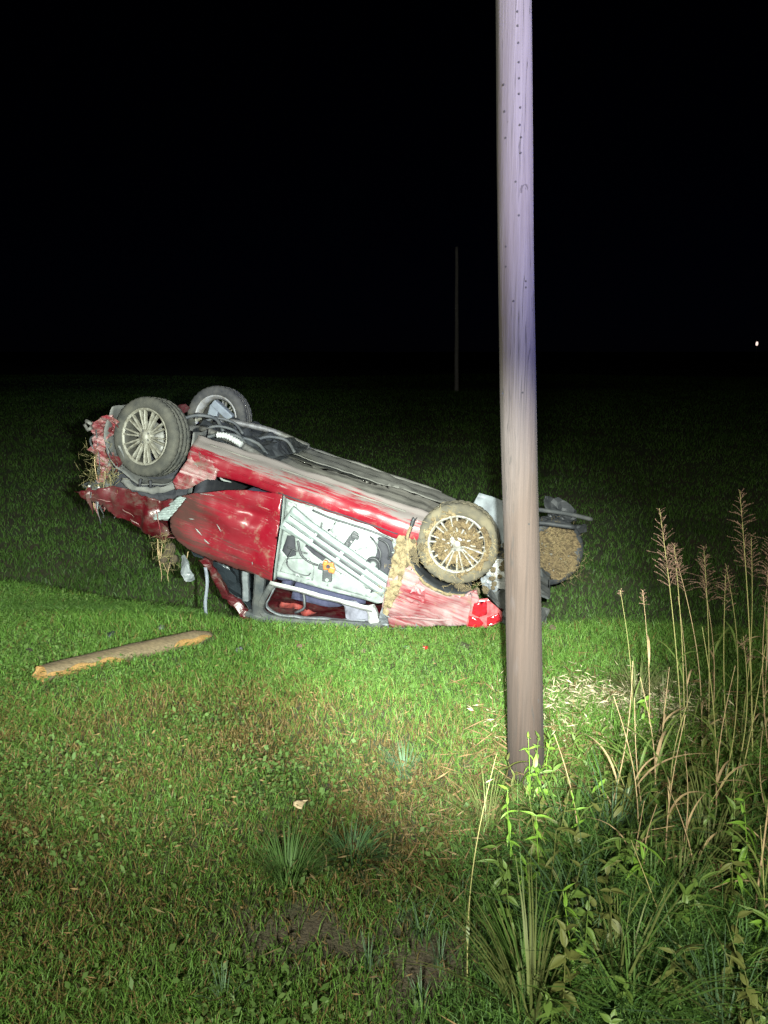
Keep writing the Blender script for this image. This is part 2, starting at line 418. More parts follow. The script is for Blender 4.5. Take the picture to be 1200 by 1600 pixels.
def axis(lo, hi, step, far_lo, far_hi):
    a = list(np.arange(lo, hi + 1e-6, step)); s = step
    while a[-1] < far_hi: s *= 1.35; a.append(a[-1] + s)
    s = step
    while a[0] > far_lo: s *= 1.35; a.insert(0, a[0] - s)
    return np.array(a)
gx = axis(-6, 6, 0.09, -400, 400); gy = axis(0.5, 10, 0.09, -60, 600)
X, Y = np.meshgrid(gx, gy); Z = gz(X, Y)
n, m = X.shape; idx = np.arange(n * m).reshape(n, m)
Fq = np.stack([idx[:-1, :-1], idx[:-1, 1:], idx[1:, 1:], idx[1:, :-1]], -1).reshape(-1, 4)
g = fast('ground', np.stack([X, Y, Z], -1).reshape(-1, 3), Fq, 'ground', smooth=True)
a = g.data.attributes.new('bare', 'FLOAT', 'POINT'); a.data.foreach_set('value', bare(X, Y).astype(np.float32).ravel())
tag(g, kind='structure')

# ------------------------------------------------------------------ utility pole beside the road
POLE = np.array([0.695, 3.42])
def make_pole(name, x, y, z0, top, r0, r1, lean, seg, rings, mat='pole'):
    v, f = [], []
    for i in range(rings + 1):
        t = i / rings; z = -0.35 + t * (top + .35)
        r = r0 + (r1 - r0) * max(z, 0) / top
        cx = lean * z + .006 * math.sin(z * 1.7 + 1); cy = .005 * math.sin(z * 2.3)
        for k in range(seg):
            g = 2 * math.pi * k / seg
            q = r * (1 + .035 * noise.noise(Vector((math.cos(g) * 1.3, math.sin(g) * 1.3, z * 1.4))) + .03 * noise.noise(Vector((math.cos(g) * 4, math.sin(g) * 4, z * 1.1)))
                     + .022 * noise.noise(Vector((math.cos(g) * 14, math.sin(g) * 14, z * .9))))
            if z < .35: q *= 1 + .05 * (.35 - z)
            v.append((cx + q * math.cos(g), cy + q * math.sin(g), z))
    for i in range(rings):
        for k in range(seg): f.append((i * seg + k, i * seg + (k + 1) % seg, (i + 1) * seg + (k + 1) % seg, (i + 1) * seg + k))
    f.append(tuple(range(rings * seg, (rings + 1) * seg)))
    root = empty(name, (x, y, z0))
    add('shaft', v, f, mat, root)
    return root
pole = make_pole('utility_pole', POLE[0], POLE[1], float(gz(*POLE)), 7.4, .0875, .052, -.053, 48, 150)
tag(pole, 'weathered wooden utility pole standing in the grass right in front of the wreck', 'utility pole')
def pole_pt(z, ang, out=0.0):
    r = (.0875 + (.052 - .0875) * z / 7.4) * 1.0 + out
    return (-.053 * z + .006 * math.sin(z * 1.7 + 1) + r * math.cos(ang), .005 * math.sin(z * 2.3) + r * math.sin(ang), z)
nv, nf = tube([(0, 0, 0), (0, .016, 0)], .0045, 8)
nail0 = None
spots = [(3.38 - .058 * k + random.uniform(-.012, .012), -1.50 + .012 * k + random.uniform(-.04, .04)) for k in range(10)] + [(3.12 - .10 * k, -2.35 + .05 * k) for k in range(3)] + \
        [(2.62, -1.55), (2.50, -2.3), (2.42, -2.32), (2.36, -1.2), (2.335, -1.2), (2.28, -1.9), (2.2, -1.2), (1.9, -1.5), (2.75, -1.7), (1.32, -1.3)]
for z, an in spots:
    p = pole_pt(z, an, -.0145)
    if nail0 is None:
        nail0 = add('nail', nv, nf, 'nail', pole, smooth=False); o = nail0
    else:
        o = nail0.copy(); col.objects.link(o); o.parent = pole
    o.location = p; o.rotation_euler = (0, 0, an - math.pi / 2)
# knots standing slightly proud
kv, kf = [], []
for i in range(7):
    for k in range(14):
        g = 2 * math.pi * k / 14; rr = [.0, .3, .55, .75, .9, 1.0, 1.15][i]; kv.append((rr * math.cos(g), [.30, .28, .16, .24, .16, .05, -.25][i], rr * math.sin(g) * 1.5))
kf = [(i * 14 + k, i * 14 + (k + 1) % 14, (i + 1) * 14 + (k + 1) % 14, (i + 1) * 14 + k) for i in range(6) for k in range(14)]
M['knot'] = simple('knot', (0.022, 0.017, 0.016), (0.042, 0.033, 0.031), 60, 0.85, 0, 0.4)
knot0 = None
for z, an, s in [(2.98, -2.3, .017), (2.97, -.75, .016), (2.72, -1.15, .018), (2.70, -2.4, .013), (2.42, -1.75, .015), (2.18, -.8, .014), (2.15, -1.6, .014), (1.98, -1.8, .013), (1.72, -1.5, .014), (1.38, -2.0, .017), (1.40, -.85, .015), (1.0, -1.9, .015), (.62, -1.3, .016), (.45, -1.0, .017)]:
    o = add('knot', kv, kf, 'knot', pole) if knot0 is None else knot0.copy()
    if knot0 is None: knot0 = o
    else: col.objects.link(o); o.parent = pole
    o.location = pole_pt(z, an, -.0035); o.rotation_euler = (0, 0, an - math.pi / 2); o.scale = (s, s * .30, s)

M['pale_pole'] = simple('pale_pole', (0.30, 0.28, 0.27), (0.22, 0.20, 0.19), 6, 0.8, 0, 0.1)
far = make_pole('utility_pole', 4.85, 52, float(gz(4.85, 52)), 9.2, .15, .10, -.018, 16, 30, 'pale_pole')
tag(far, 'thin distant utility pole barely visible out in the dark field', 'utility pole')

# distant lamp on its post
lx, ly = 66.3, 140.0; lz = float(gz(lx, ly))
lamp = empty('street_lamp', (lx, ly, lz)); tag(lamp, 'tiny lit lamp glowing far off in the dark', 'street lamp')
zz = 2.95 - lz
add('post', *tube([(0, 0, 0), (0, 0, zz * .6), (0, 0, zz + .12)], [.09, .07, .05], 10), 'steel', lamp)
hv, hf = tube([(0, 0, zz - .34), (0, 0, zz - .28), (0, 0, zz), (0, 0, zz + .28), (0, 0, zz + .34)], [.08, .17, .21, .16, .05], 14)
add('globe', hv, hf, 'glow', lamp)
add('cap', *tube([(0, 0, zz + .34), (0, 0, zz + .42), (0, 0, zz + .52)], [.40, .30, .04], 14), 'steel', lamp)

# ------------------------------------------------------------------ the overturned car (built upright, x forward, y to its left, then turned over)
car = empty('car')
ex = Vector((-2.433, .368, .769)).normalized(); ey = Vector((.149, .989, 0)); ey = (ey - ex * ey.dot(ex)).normalized(); ez = ex.cross(ey)
CM = Matrix((ex, ey, ez)).transposed()
car.matrix_world = Matrix.Translation(Vector((.565, 5.72, .633)) - CM @ Vector((0, -.86, .32))) @ CM.to_4x4()
tag(car, 'wrecked red hatchback lying upside down on its roof in the grass', 'car')
CI = CM.transposed()                                              # world direction -> car direction
DOWN = CI @ Vector((0, 0, -1))

def side(z): return float(np.interp(z, [.15, .22, .3, .5, .7, .9, 1.1, 1.25, 1.5], [-.78, -.82, -.86, -.885, -.895, -.885, -.86, -.79, -.66]))
def sheet(name, outline, yf, mat, parent=car, step=.045, thick=.006, amp=0.0, fr=6, seed=0, holes=(), ax=(.15, 1, .15), smooth=True, ridge=0.0):
    v2, f = fill(outline, step, holes)
    v = [(p[0], yf(p[0], p[1]), p[1]) for p in v2]
    if amp: v = crumple(v, amp, fr, seed, ax, ridge)
    return add(name, v, f, mat, parent, smooth, solid=thick)
def jag(outline, step, amp):
    o = []
    for a, b in zip(outline, list(outline[1:]) + [outline[0]]):
        n_ = max(1, int(math.hypot(b[0] - a[0], b[1] - a[1]) / step))
        for k in range(n_): o.append((a[0] + (b[0] - a[0]) * k / n_ + random.uniform(-amp, amp), a[1] + (b[1] - a[1]) * k / n_ + random.uniform(-amp, amp)))
    return o
def gauss(x, z, cx, cz, sx, sz): return math.exp(-(((x - cx) / sx) ** 2 + ((z - cz) / sz) ** 2))

# --- underside
def tray_z(x, y): return .305 + .012 * math.sin(y * 26) * (1 if abs(y) < .6 else .4) + .02 * nz((x, y, 0), 2.5) + .012 * nz((x, y, 3), 9)
def tray(name, outline, mat, amp=.012, seed=0, off=0.0, step=.05):
    v2, f = fill(outline, step)
    v = crumple([(p[0], p[1], tray_z(*p) + off) for p in v2], amp, 7, seed, (.3, .3, 1))
    return add(name, v, f, mat, car, True, solid=.008)
floor_v, floor_f = fill([(-.55, -.70), (2.25, -.70), (2.25, .70), (-.55, .70)], .09)
add('floor_pan', [(p[0], p[1], .37 + .02 * nz((p[0], p[1], 0), 4)) for p in floor_v], floor_f, 'dusty_plastic', car, True, solid=.01)
tray('undertray', [(.22, -.745), (1.0, -.745), (1.72, -.745), (1.66, -.50), (1.72, -.2), (1.68, .07), (1.2, .12), (.6, .18), (.22, .20), (.30, -.2)], 'tray', seed=1)
tray('undertray', [(.18, .34), (.7, .32), (1.3, .26), (1.70, .22), (1.68, .45), (1.72, .72), (.9, .74), (.10, .74)], 'tray_far', seed=2)
tray('brake_line_cover', [(.55, -.56), (1.62, -.50), (1.62, -.47), (.55, -.53)], 'dry_mud', .004, 3, -.022, .04)
ev, ef = tube(catmull([(1.85, .14, .33), (1.3, .19, .335), (.7, .25, .335), (.2, .28, .32), (-.1, .22, .30)], 30), .024, 10)
add('exhaust_pipe', ev, ef, 'barrel', car)
v2, f = fill([(1.60, -.74), (1.72, -.72), (2.30, -.62), (2.42, -.40), (2.46, .3), (2.36, .62), (1.64, .66), (1.58, .3), (1.68, 0), (1.58, -.3)], .045)
v = crumple([(p[0], p[1], .245 + .05 * nz((p[0], p[1], 2), 3) + .02 * math.sin(p[0] * 31)) for p in v2], .055, 6, 4, (.5, .5, 1))
add('engine_undertray', v, f, 'black_plastic', car, False, solid=.008)
for k in range(6):                                                # torn tray edges and hoses
    x0 = 1.62 + .13 * k; y0 = random.uniform(-.5, .3)
    pv, pf = tube(catmull([(x0, y0, .25), (x0 + .12, y0 + .06, .17 + .03 * random.random()), (x0 + .27, y0 + .02, .19), (x0 + .36, y0 - .06, .24)], 14), .012 + .006 * random.random(), 8)
    add('hose', pv, pf, 'dusty_plastic', car)
fp = catmull([(2.13, -.60, .17), (2.05, -.60, .155), (1.96, -.62, .165), (1.90, -.64, .175)], 36)
add('flex_pipe', *tube(fp, [.024 + .005 * math.sin(i * 1.9) for i in range(36)], 12), 'silver', car)
for a_, b_ in (((2.36, -.35, .22), (1.60, -.62, .26)), ((2.36, .35, .22), (1.62, .60, .26))):
    add('subframe_rail', *tube(catmull([a_, ((a_[0] + b_[0]) / 2, (a_[1] + b_[1]) / 2, .205), b_], 12), .03, 8), 'steel', car)

# --- near sill, scraped
def sill_sec(x, sgn=-1):
    k = .012 * nz((x, 0, 0), 4); h = .42 + .02 * (x < .6) + .045 * max(0, min(1, (x - 1.75) / .4))
    return [(x, sgn * .70, .30), (x, sgn * (.735 + k), .185 + k), (x, sgn * .755, .18 + k), (x, sgn * .765, .21), (x, sgn * (.83 + k), .245), (x, sgn * (.868 + k), .30), (x, sgn * (.878 + k), .36), (x, sgn * .862, h - .01), (x, sgn * .82, h)]
v, f = loft([sill_sec(x) for x in np.linspace(.27, 2.22, 26)], 60, 22)
add('sill', crumple(v, .012, 5, 8), f, 'sill_red', car, solid=.005)
v, f = loft([sill_sec(x, 1) for x in np.linspace(.27, 2.22, 12)], 26, 14)
add('sill', [(p[0], p[1], p[2] + .10) for p in crumple(v, .012, 5, 9)], f, 'tray_far', car, solid=.005)
# scratch-bright bare metal ridges on the sill
for (x0, z0, x1, z1) in ((2.17, .385, 1.98, .40), (1.93, .425, 1.83, .44)):
    pp = [(x0 + (x1 - x0) * t, side(z0) - .012, z0 + (z1 - z0) * t + .006 * math.sin(t * 5)) for t in np.linspace(0, 1, 10)]
    add('torn_metal_edge', *tube(pp, [.002, .008, .010, .008, .009, .007, .006, .005, .004, .001], 6), 'primer', car)

# --- front door
def door_y(x, z):
    y = side(z) - .015
    y -= .050 * max(0, (1.50 - x) / .20) ** 1.5                     # rear edge sprung outwards
    y += .055 * gauss(x, z, 1.95, .88, .22, .16) + .03 * gauss(x, z, 1.62, .62, .3, .05) - .02 * gauss(x, z, 1.75, .75, .3, .06)
    y += .05 * max(0, (z - .98) / .15) ** 1.3
    y += .07 * max(0, (x - 2.02) / .24) ** 1.5
    return y
door_out = [(1.41, .385), (1.56, .42), (1.70, .45), (1.84, .50), (1.98, .565), (2.12, .63), (2.20, .68), (2.245, .78), (2.26, .92), (2.23, 1.01), (2.18, 1.06), (2.0, 1.115), (1.82, 1.135), (1.6, 1.135), (1.44, 1.115), (1.30, 1.10), (1.315, .95), (1.335, .79), (1.365, .6)]
fd = sheet('front_door', door_out, door_y, 'door_red', step=.022, thick=.008, amp=.010, fr=3.2, seed=3, ridge=.016)
fd['label'] = 'dented red front door'
ed = [(x, door_y(x, z) + .03, z) for x, z in [(1.405, .39), (1.36, .6), (1.33, .79), (1.31, .95), (1.297, 1.10)]]
v, f = loft([[p, (p[0] - .012, p[1] + .035, p[2])] for p in ed], 20, 4)
add('door_edge', v, f, 'primer', fd, solid=.004)
dv, df = fill([(1.42, .41), (2.2, .70), (2.22, 1.0), (1.34, 1.06)], .08)
add('door_inner', [(p[0], -.79, p[1]) for p in dv], df, 'dark', fd, solid=.01)

for (x0, z0, x1, z1, r_) in ((2.03, .90, 1.96, .945, .006), (1.94, .965, 1.88, .99, .007), (2.10, .84, 2.05, .83, .005), (1.86, .80, 1.80, .86, .004), (1.50, 1.0, 1.49, 1.03, .004), (2.06, .60, 1.93, .575, .003)):
    pp = [(x0 + (x1 - x0) * t, door_y(x0 + (x1 - x0) * t, z0 + (z1 - z0) * t) - .008, z0 + (z1 - z0) * t) for t in np.linspace(0, 1, 6)]
    add('gouge', *tube(pp, [.0005, r_ * .7, r_, r_ * .8, r_ * .5, .0005], 5), 'primer', fd)
for z_, r_, m_ in ((.392, .005, 'dark'), (.345, .006, 'sill_red'), (.225, .007, 'tray')):
    pp = [(x_, side(z_) - (.008 if z_ > .3 else -.03), z_ + .02 * max(0, (x_ - 1.5)) * (z_ > .38)) for x_ in np.linspace(.46, 1.45 if z_ > .38 else 2.1, 24)]
    add('sill_seam', crumple(tube(pp, r_, 6)[0], .004, 9, 3), tube(pp, r_, 6)[1], m_, car)
# lower corner of the wing between wheel and sill
wing = [(2.20, .285), (2.06, .30), (1.95, .36), (1.96, .44), (2.02, .475), (2.10, .55), (2.16, .60), (2.25, .635), (2.29, .57), (2.235, .45)]
w_ = sheet('wing_corner', jag(wing, .03, .008), lambda x, z: side(z) - .016, 'pink_torn', step=.022, amp=.03, fr=7, seed=5, ridge=.02); w_['label'] = 'crumpled scraped corner of the front wing'
# --- crumpled front wing and bonnet
fen = [(2.24, .71), (2.36, .76), (2.50, .775), (2.66, .775), (2.80, .80), (2.90, .86), (3.08, .94), (3.02, .985), (2.84, 1.00), (2.66, 1.05), (2.46, 1.10), (2.28, 1.15), (2.24, 1.04), (2.33, .94), (2.30, .88)]
fw_ = sheet('front_wing', jag(fen, .03, .010), lambda x, z: side(z) + .07 * max(0, (z - .85) / .3) + .03 * gauss(x, z, 2.6, .88, .06, .3) - .05 * gauss(x, z, 2.42, .9, .05, .3), 'dark_red', step=.022, thick=.006, amp=.04, fr=5, seed=6, ridge=.035)
fw_['label'] = 'crumpled dark red front wing'
for a_, b_ in (((2.74, .90), (2.86, .925)), ((2.63, .93), (2.52, .96)), ((2.55, .99), (2.46, 1.02)), ((2.36, .81), (2.27, 1.05))):
    pp = [(a_[0] + (b_[0] - a_[0]) * t, side(a_[1] + (b_[1] - a_[1]) * t) + .045, a_[1] + (b_[1] - a_[1]) * t + .004 * math.sin(t * 7)) for t in np.linspace(0, 1, 10)]
    pp = [(p[0], p[1] - .085, p[2]) for p in pp]
    add('torn_metal_edge', *tube(pp, [.001, .003, .005, .004, .006, .004, .004, .003, .002, .001], 6), 'pink_torn', car)
v2, f = fill([(2.18, -.74), (2.6, -.80), (3.0, -.74), (3.10, -.4), (3.16, 0), (3.08, .5), (2.95, .78), (2.2, .74)], .07)
v = crumple([(p[0], p[1], 1.08 - .10 * max(0, p[0] - 2.4) - .04 * (p[1] ** 2) + .05 * math.sin(p[0] * 9)) for p in v2], .07, 4, 7)
add('bonnet', v, f, 'dark_red', car, True, solid=.008)
# engine bay block behind the wing so the nose is not hollow
v2, f = fill([(2.25, .40), (2.9, .42), (2.98, .75), (2.85, .95), (2.25, .98)], .06)
add('inner_wing', crumple([(p[0], -.60, p[1]) for p in v2], .04, 6, 9), f, 'dark', car, False, solid=.01)
v2, f = fill([(-.62, .40), (.62, .40), (.66, .92), (-.66, .92)], .07)
add('radiator', crumple([(2.90, p[0], p[1]) for p in v2], .05, 5, 9), f, 'black_plastic', car, False, solid=.03)
eb = [box((2.55, 0, .62), (.5, .62, .42)), box((2.5, -.42, .6), (.34, .2, .3)), box((2.62, .38, .55), (.3, .24, .3)), box((2.35, .1, .36), (.3, .5, .16))]
add('engine', *join(eb), 'dusty_plastic', car, False, bevel=.03)

# white ribbed panel peeking out between wing and door
tri = [(2.14, .665), (2.20, .67), (2.29, .80), (2.375, .905), (2.35, .935), (2.255, .905), (2.20, .80)]
rb = sheet('ribbed_panel', tri, lambda x, z: side(z) - .022 + .016 * math.sin((z - .45 * x) * 150), 'beam_metal', step=.011, thick=.004)
rb['label'] = 'pale ribbed metal panel'

# torn bumper carrier at the nose
car_out = [(2.84, .27), (2.93, .25), (2.99, .28), (3.06, .34), (3.12, .36), (3.11, .43), (3.05, .47), (3.03, .56), (3.00, .66), (2.95, .74), (2.92, .82), (2.86, .80), (2.88, .70), (2.90, .56), (2.93, .44), (2.88, .36)]
bc = sheet('bumper_carrier', jag(car_out, .025, .010), lambda x, z: -.80 + .04 * math.sin(z * 20), 'pink_torn', step=.018, thick=.008, amp=.05, fr=12, seed=10, ridge=.05, smooth=False); bc['label'] = 'torn pinkish bumper carrier'
v2, f = fill([(-.78, .30), (-.3, .24), (.3, .26), (.75, .30), (.74, .62), (.2, .70), (-.4, .66), (-.76, .72)], .06)
add('front_bumper', crumple([(3.02 - .12 * p[0] ** 2 + .03 * math.sin(p[1] * 17), p[0], p[1]) for p in v2], .07, 6, 11), f, 'dark_red', car, True, solid=.008)
add('towing_eye', *tube([(3.08, -.82, .37), (3.13, -.82, .36), (3.15, -.80, .40), (3.11, -.80, .43), (3.08, -.82, .40)], .016, 8), 'steel', car)
hl = sheet('headlight_housing', [(2.86, .80), (2.98, .83), (3.06, .90), (3.0, .955), (2.88, .95), (2.82, .88)], lambda x, z: -.80 + .05 * math.sin(x * 40), 'black_plastic', step=.025, thick=.03, amp=.03, fr=12, seed=12, smooth=False)
for (x, z) in ((2.98, .865), (2.90, .85), (2.93, .925)):
    add('bulb_reflector', *tube([(x, -.83, z), (x, -.85, z), (x, -.855, z)], [.012, .010, .003], 8), 'silver', hl)

def hang(name, x, y, z, L, r, mat, wig=.02):
    p = Vector((x, y, z)); pts = []
    for i in range(10):
        q = p + DOWN * (L * i / 9) + Vector((wig * math.sin(i * .45 + x * 30) * i / 5, wig * .5 * math.cos(i * .5), 0)); pts.append(tuple(q))
    return add(name, *tube(pts, [r * (1 - .06 * i) for i in range(10)], 6), mat, car)
for (x, y, z, L, r, m_, w_) in ((3.03, -.84, .40, .46, .006, 'black_plastic', .02), (2.94, -.84, .80, .36, .007, 'dusty_plastic', .012), (2.98, -.83, .84, .22, .005, 'stalk_dry', .01), (2.90, -.84, .90, .20, .006, 'light_plastic', .008), (3.00, -.83, .62, .34, .004, 'stalk_dry', .02), (2.88, -.85, .70, .18, .008, 'dry_mud', .012), (2.83, -.85, .72, .14, .006, 'dry_mud', .01)):
    hang('hanging_wire' if m_ in ('black_plastic', 'dusty_plastic', 'light_plastic') else 'hanging_root', x, y, z, L, r, m_, w_)

for k in range(16):                                               # shredded strips dangling from the nose
    x_ = random.uniform(2.78, 3.08); z_ = random.choice((random.uniform(.42, .75), random.uniform(.84, .95))); L_ = random.uniform(.07, .24); w_ = random.uniform(.008, .022); y_ = -.83 + random.uniform(-.04, .06)
    tw0 = random.uniform(0, 3); rows = []
    for i in range(9):
        q = Vector((x_, y_, z_)) + DOWN * (L_ * i / 8) + Vector((.02 * math.sin(i * .7 + k), .02 * math.cos(i * .6 + k), 0)); e = CI @ Vector((math.cos(tw0 + i * .25), math.sin(tw0 + i * .25), 0)) * w_ * (1 - .07 * i)
        rows.append([tuple(q - e), tuple(q + e)])
    v, f = grid(rows); add('torn_strip', v, f, ['black_plastic', 'pink_torn', 'dusty_plastic', 'dark_red', 'liner'][k % 5], car, False, solid=.003)
# --- wheel-arch liner of the front wheel
rows = []
for g in np.linspace(R(-25), R(205), 40):
    rad = .375 + .008 * math.sin(g * 9)
    rows.append([(2.585 + rad * math.cos(g), y, .33 + rad * math.sin(g)) for y in np.linspace(-.84, -.52, 7)])
v, f = grid(rows); add('wheel_arch_liner', crumple(v, .014, 7, 13), f, 'liner', car, solid=.006)
for g in (R(93), R(107)):
    c = (2.585 + .362 * math.cos(g), -.845, .33 + .362 * math.sin(g))
    add('liner_slot', *box(c, (.014, .03, .06), Matrix.Rotation(-(g - math.pi / 2), 3, 'Y')), 'dark', car)
rows = []
for g in np.linspace(R(70), R(150), 20):
    rows.append([(2.585 + rr * math.cos(g), -.85 + .02 * math.sin(g * 11), .33 + rr * math.sin(g)) for rr in (.39, .405, .42, .44)])
v, f = grid(rows); add('wing_lip', crumple(v, .02, 12, 14), f, 'liner', car, solid=.006)

# --- rear door without its outer skin
ry = lambda x, z: side(z) + .085
holes = [[(.50, .47), (.60, .49), (.575, .62), (.60, .80), (.52, .86), (.44, .80), (.43, .60)],
         [(1.30, .72), (1.24, .70), (1.19, .86), (1.25, .90), (1.31, .86)],
         [(1.12, .70), (1.0, .73), (.95, .79), (.97, .83), (1.06, .80), (1.14, .76)],
         [(.82, .52), (.78, .51), (.72, .60), (.74, .66), (.80, .60)]]
rd = sheet('rear_door', [(1.395, .425), (1.2, .43), (.9, .425), (.6, .42), (.435, .405), (.40, .7), (.37, .97), (.45, 1.02), (.85, 1.05), (1.31, 1.09), (1.335, .8)], ry, 'primer', step=.03, thick=.006, amp=.012, fr=5, seed=15, holes=holes)
rd['label'] = 'bare pale inner frame of the rear door'
bv, bf = fill([(1.38, .42), (.40, .40), (.36, 1.0), (1.31, 1.08)], .1)
add('door_trim_back', [(p[0], side(p[1]) + .16, p[1]) for p in bv], bf, 'dark', rd, solid=.01)
# pressed relief panels on the inner frame
for out_ in ([(1.08, .84), (1.26, .91), (1.28, 1.03), (1.0, 1.01), (1.02, .90)], [(.95, .46), (.62, .46), (.66, .60), (.80, .68), (.98, .56)], [(.86, .86), (.62, .90), (.50, .93), (.52, .985), (.88, 1.015)], [(1.37, .45), (1.30, .45), (1.24, .62), (1.33, .70)]):
    sheet('pressed_panel', out_, lambda x, z: ry(x, z) - .014, 'primer', rd, step=.03, thick=.016)
# corrugated side-impact beam
A = np.array([1.335, .555]); B = np.array([.405, .835]); ud = (B - A) / np.linalg.norm(B - A); nd = np.array([-ud[1], ud[0]])
rows = []
for t in np.linspace(0, 1, 40):
    c = A + (B - A) * t; row = []; flat = min(1, t / .16) * min(1, (1 - t) / .06) if t > 0 else 0
    for s in np.linspace(-1, 1, 37):
        wdt = .088 + .018 * (1 - min(1, t / .2)); q = c + nd * s * wdt
        wave = (.5 + .5 * math.cos(s * math.pi * 3)) ** 1.0
        prof = .018 * wave * (.35 + .65 * flat) if abs(s) < .98 else -.012
        row.append((q[0], side(q[1]) + .012 - prof - .012, q[1]))
    rows.append(row)
v, f = grid(rows); ib = add('impact_beam', v, f, 'beam_metal', rd, solid=.004); ib['label'] = 'corrugated diagonal side-impact beam'
ang = math.atan2(B[1] - A[1], B[0] - A[0])
for s_ in (-.78, -.333, .333):
    for t0, t1, hw in ((.02, .27, .003), (.29, .52, .013), (.55, .77, .013), (.79, .97, .003)):  # wide strips are slots; thin ones paint shade into the valleys
        a_ = A + (B - A) * t0 + nd * .088 * s_; b_ = A + (B - A) * t1 + nd * .088 * s_; mid = (a_ + b_) / 2; L = np.linalg.norm(b_ - a_)
        v, f = box((0, 0, 0), (L, .012, 2 * hw))
        v = [(mid[0] + p[0] * math.cos(ang) - p[2] * math.sin(ang), side(mid[1]) - .0045 + p[1], mid[1] + p[0] * math.sin(ang) + p[2] * math.cos(ang)) for p in v]
        add('slot_groove_shade', v, f, 'black_plastic', ib, bevel=.002)
def disc(c, rad, prof, n=24):
    v, f = [], []
    for r_, y_ in prof:
        for k in range(n):
            g = 2 * math.pi * k / n; v.append((c[0] + rad * r_ * math.cos(g), c[1] + y_, c[2] + rad * r_ * math.sin(g)))
    for i in range(len(prof) - 1):
        for k in range(n): f.append((i * n + k, i * n + (k + 1) % n, (i + 1) * n + (k + 1) % n, (i + 1) * n + k))
    return v, f
add('speaker', *disc((.57, side(.69) + .012, .695), .062, [(1, .03), (1, -.012), (.93, -.02), (.85, -.012), (.5, .012), (.02, .012)]), 'black_plastic', rd)
add('speaker_cap', *disc((.57, side(.69) + .012, .695), .026, [(1, .012), (.9, -.006), (.5, -.014), (.02, -.016)]), 'primer', rd)
lt = add('door_latch', *join([box((.905, -.85, .835), (.09, .03, .055), Matrix.Rotation(R(-25), 3, 'Y')), box((.87, -.855, .855), (.05, .025, .05)), box((.935, -.855, .815), (.035, .035, .04))]), 'orange', rd, False, bevel=.008); lt['label'] = 'orange door latch'
add('latch_hole', *disc((.905, -.868, .835), .016, [(1, .01), (1, -.006), (.6, -.006), (.02, .004)]), 'dark', lt)
add('latch_motor', *join([box((.895, -.83, .92), (.075, .04, .10), Matrix.Rotation(R(-14), 3, 'Y')), box((.955, -.825, .87), (.06, .03, .05))]), 'black_plastic', rd, False, bevel=.008)
add('motor_screw', *disc((.885, -.852, .952), .016, [(1, .01), (1, -.004), (.5, -.008), (.02, -.008)], 12), 'primer', rd)
add('window_regulator', *join([box((.80, -.83, .575), (.05, .03, .15), Matrix.Rotation(R(18), 3, 'Y')), box((.775, -.835, .54), (.06, .03, .03)), box((.815, -.845, .62), (.03, .03, .05))]), 'black_plastic', rd, False, bevel=.006)
for (x, z, s) in ((.77, .52, .012), (.79, .585, .010), (.99, .56, .008), (1.28, .615, .009), (.52, .93, .009), (1.24, .93, .008)):
    add('rivet', *disc((x, side(z) + .055, z), s, [(1, .03), (1, -.006), (.6, -.012), (.02, -.013)], 10), 'silver' if s > .0095 else 'dark', rd)
def cable(pts, r=.006, mat='black_plastic', name='cable'):
    p = catmull([(x, side(z) + .045 + o, z) for x, z, o in pts], 28); return add(name, *tube(p, r, 7), mat, rd)
cable([(1.16, .45, .01), (1.0, .46, 0), (.8, .455, 0), (.6, .455, 0), (.48, .47, .01)], .008)
cable([(1.20, .72, 0), (1.14, .82, -.01), (1.06, .86, 0), (.99, .86, -.005)], .009)
cable([(1.22, .80, .01), (1.24, .92, 0), (1.18, .98, 0), (1.06, .985, .01), (1.03, .95, .01)], .005)
cable([(1.26, .80, 0), (1.18, .80, -.01), (1.10, .80, .01)], .007)
cable([(.66, .50, .01), (.61, .52, -.02), (.545, .58, -.03), (.53, .65, -.02)], .007)
cable([(.60, .49, 0), (.52, .50, -.02), (.475, .56, -.02), (.47, .62, 0)], .007)
cable([(.47, .44, 0), (.43, .47, -.02), (.42, .54, -.01), (.46, .56, 0)], .008, 'primer', 'cable_loop')
cable([(1.06, .52, .015), (1.05, .57, .0)], .007)
# belt rail under the side window
br_ = [[(1.315, -.90, 1.095), (.46, -.89, 1.025)], [(1.315, -.905, 1.12), (.46, -.895, 1.05)], [(1.315, -.86, 1.15), (.46, -.85, 1.08)], [(1.315, -.80, 1.15), (.46, -.80, 1.08)]]
v, f = loft([[br_[k][0] for k in range(4)], [br_[k][1] for k in range(4)]], 20, 12); add('belt_rail', crumple(v, .006, 6, 16), f, 'white_plastic', rd, solid=.006)

# --- pillars, roof rail, roof
def rail(name, pts, w, d, mat, parent=car, n=24, seed=0, amp=.006):
    p = catmull(pts, n); tn = np.gradient(p, axis=0); rows = []
    for i in range(n):
        t_ = tn[i] / np.linalg.norm(tn[i]); a_ = np.cross(t_, (0, 1, 0)); a_ /= np.linalg.norm(a_); b_ = np.array((0, 1., 0))
        rows.append([p[i] + a_ * w * c + b_ * d * s for c, s in ((-.5, -.3), (-.3, -.5), (.3, -.5), (.5, -.3), (.5, .5), (-.5, .5), (-.5, -.3))])
    v, f = grid(rows); return add(name, crumple(v, amp, 8, seed), f, mat, parent, False)
rail('window_frame', [(1.30, -.85, 1.13), (1.345, -.81, 1.28), (1.36, -.76, 1.40), (1.30, -.735, 1.462), (1.15, -.735, 1.452), (.9, -.74, 1.375), (.6, -.76, 1.27), (.37, -.79, 1.185)], .050, .05, 'dusty_plastic', seed=17, amp=.012)
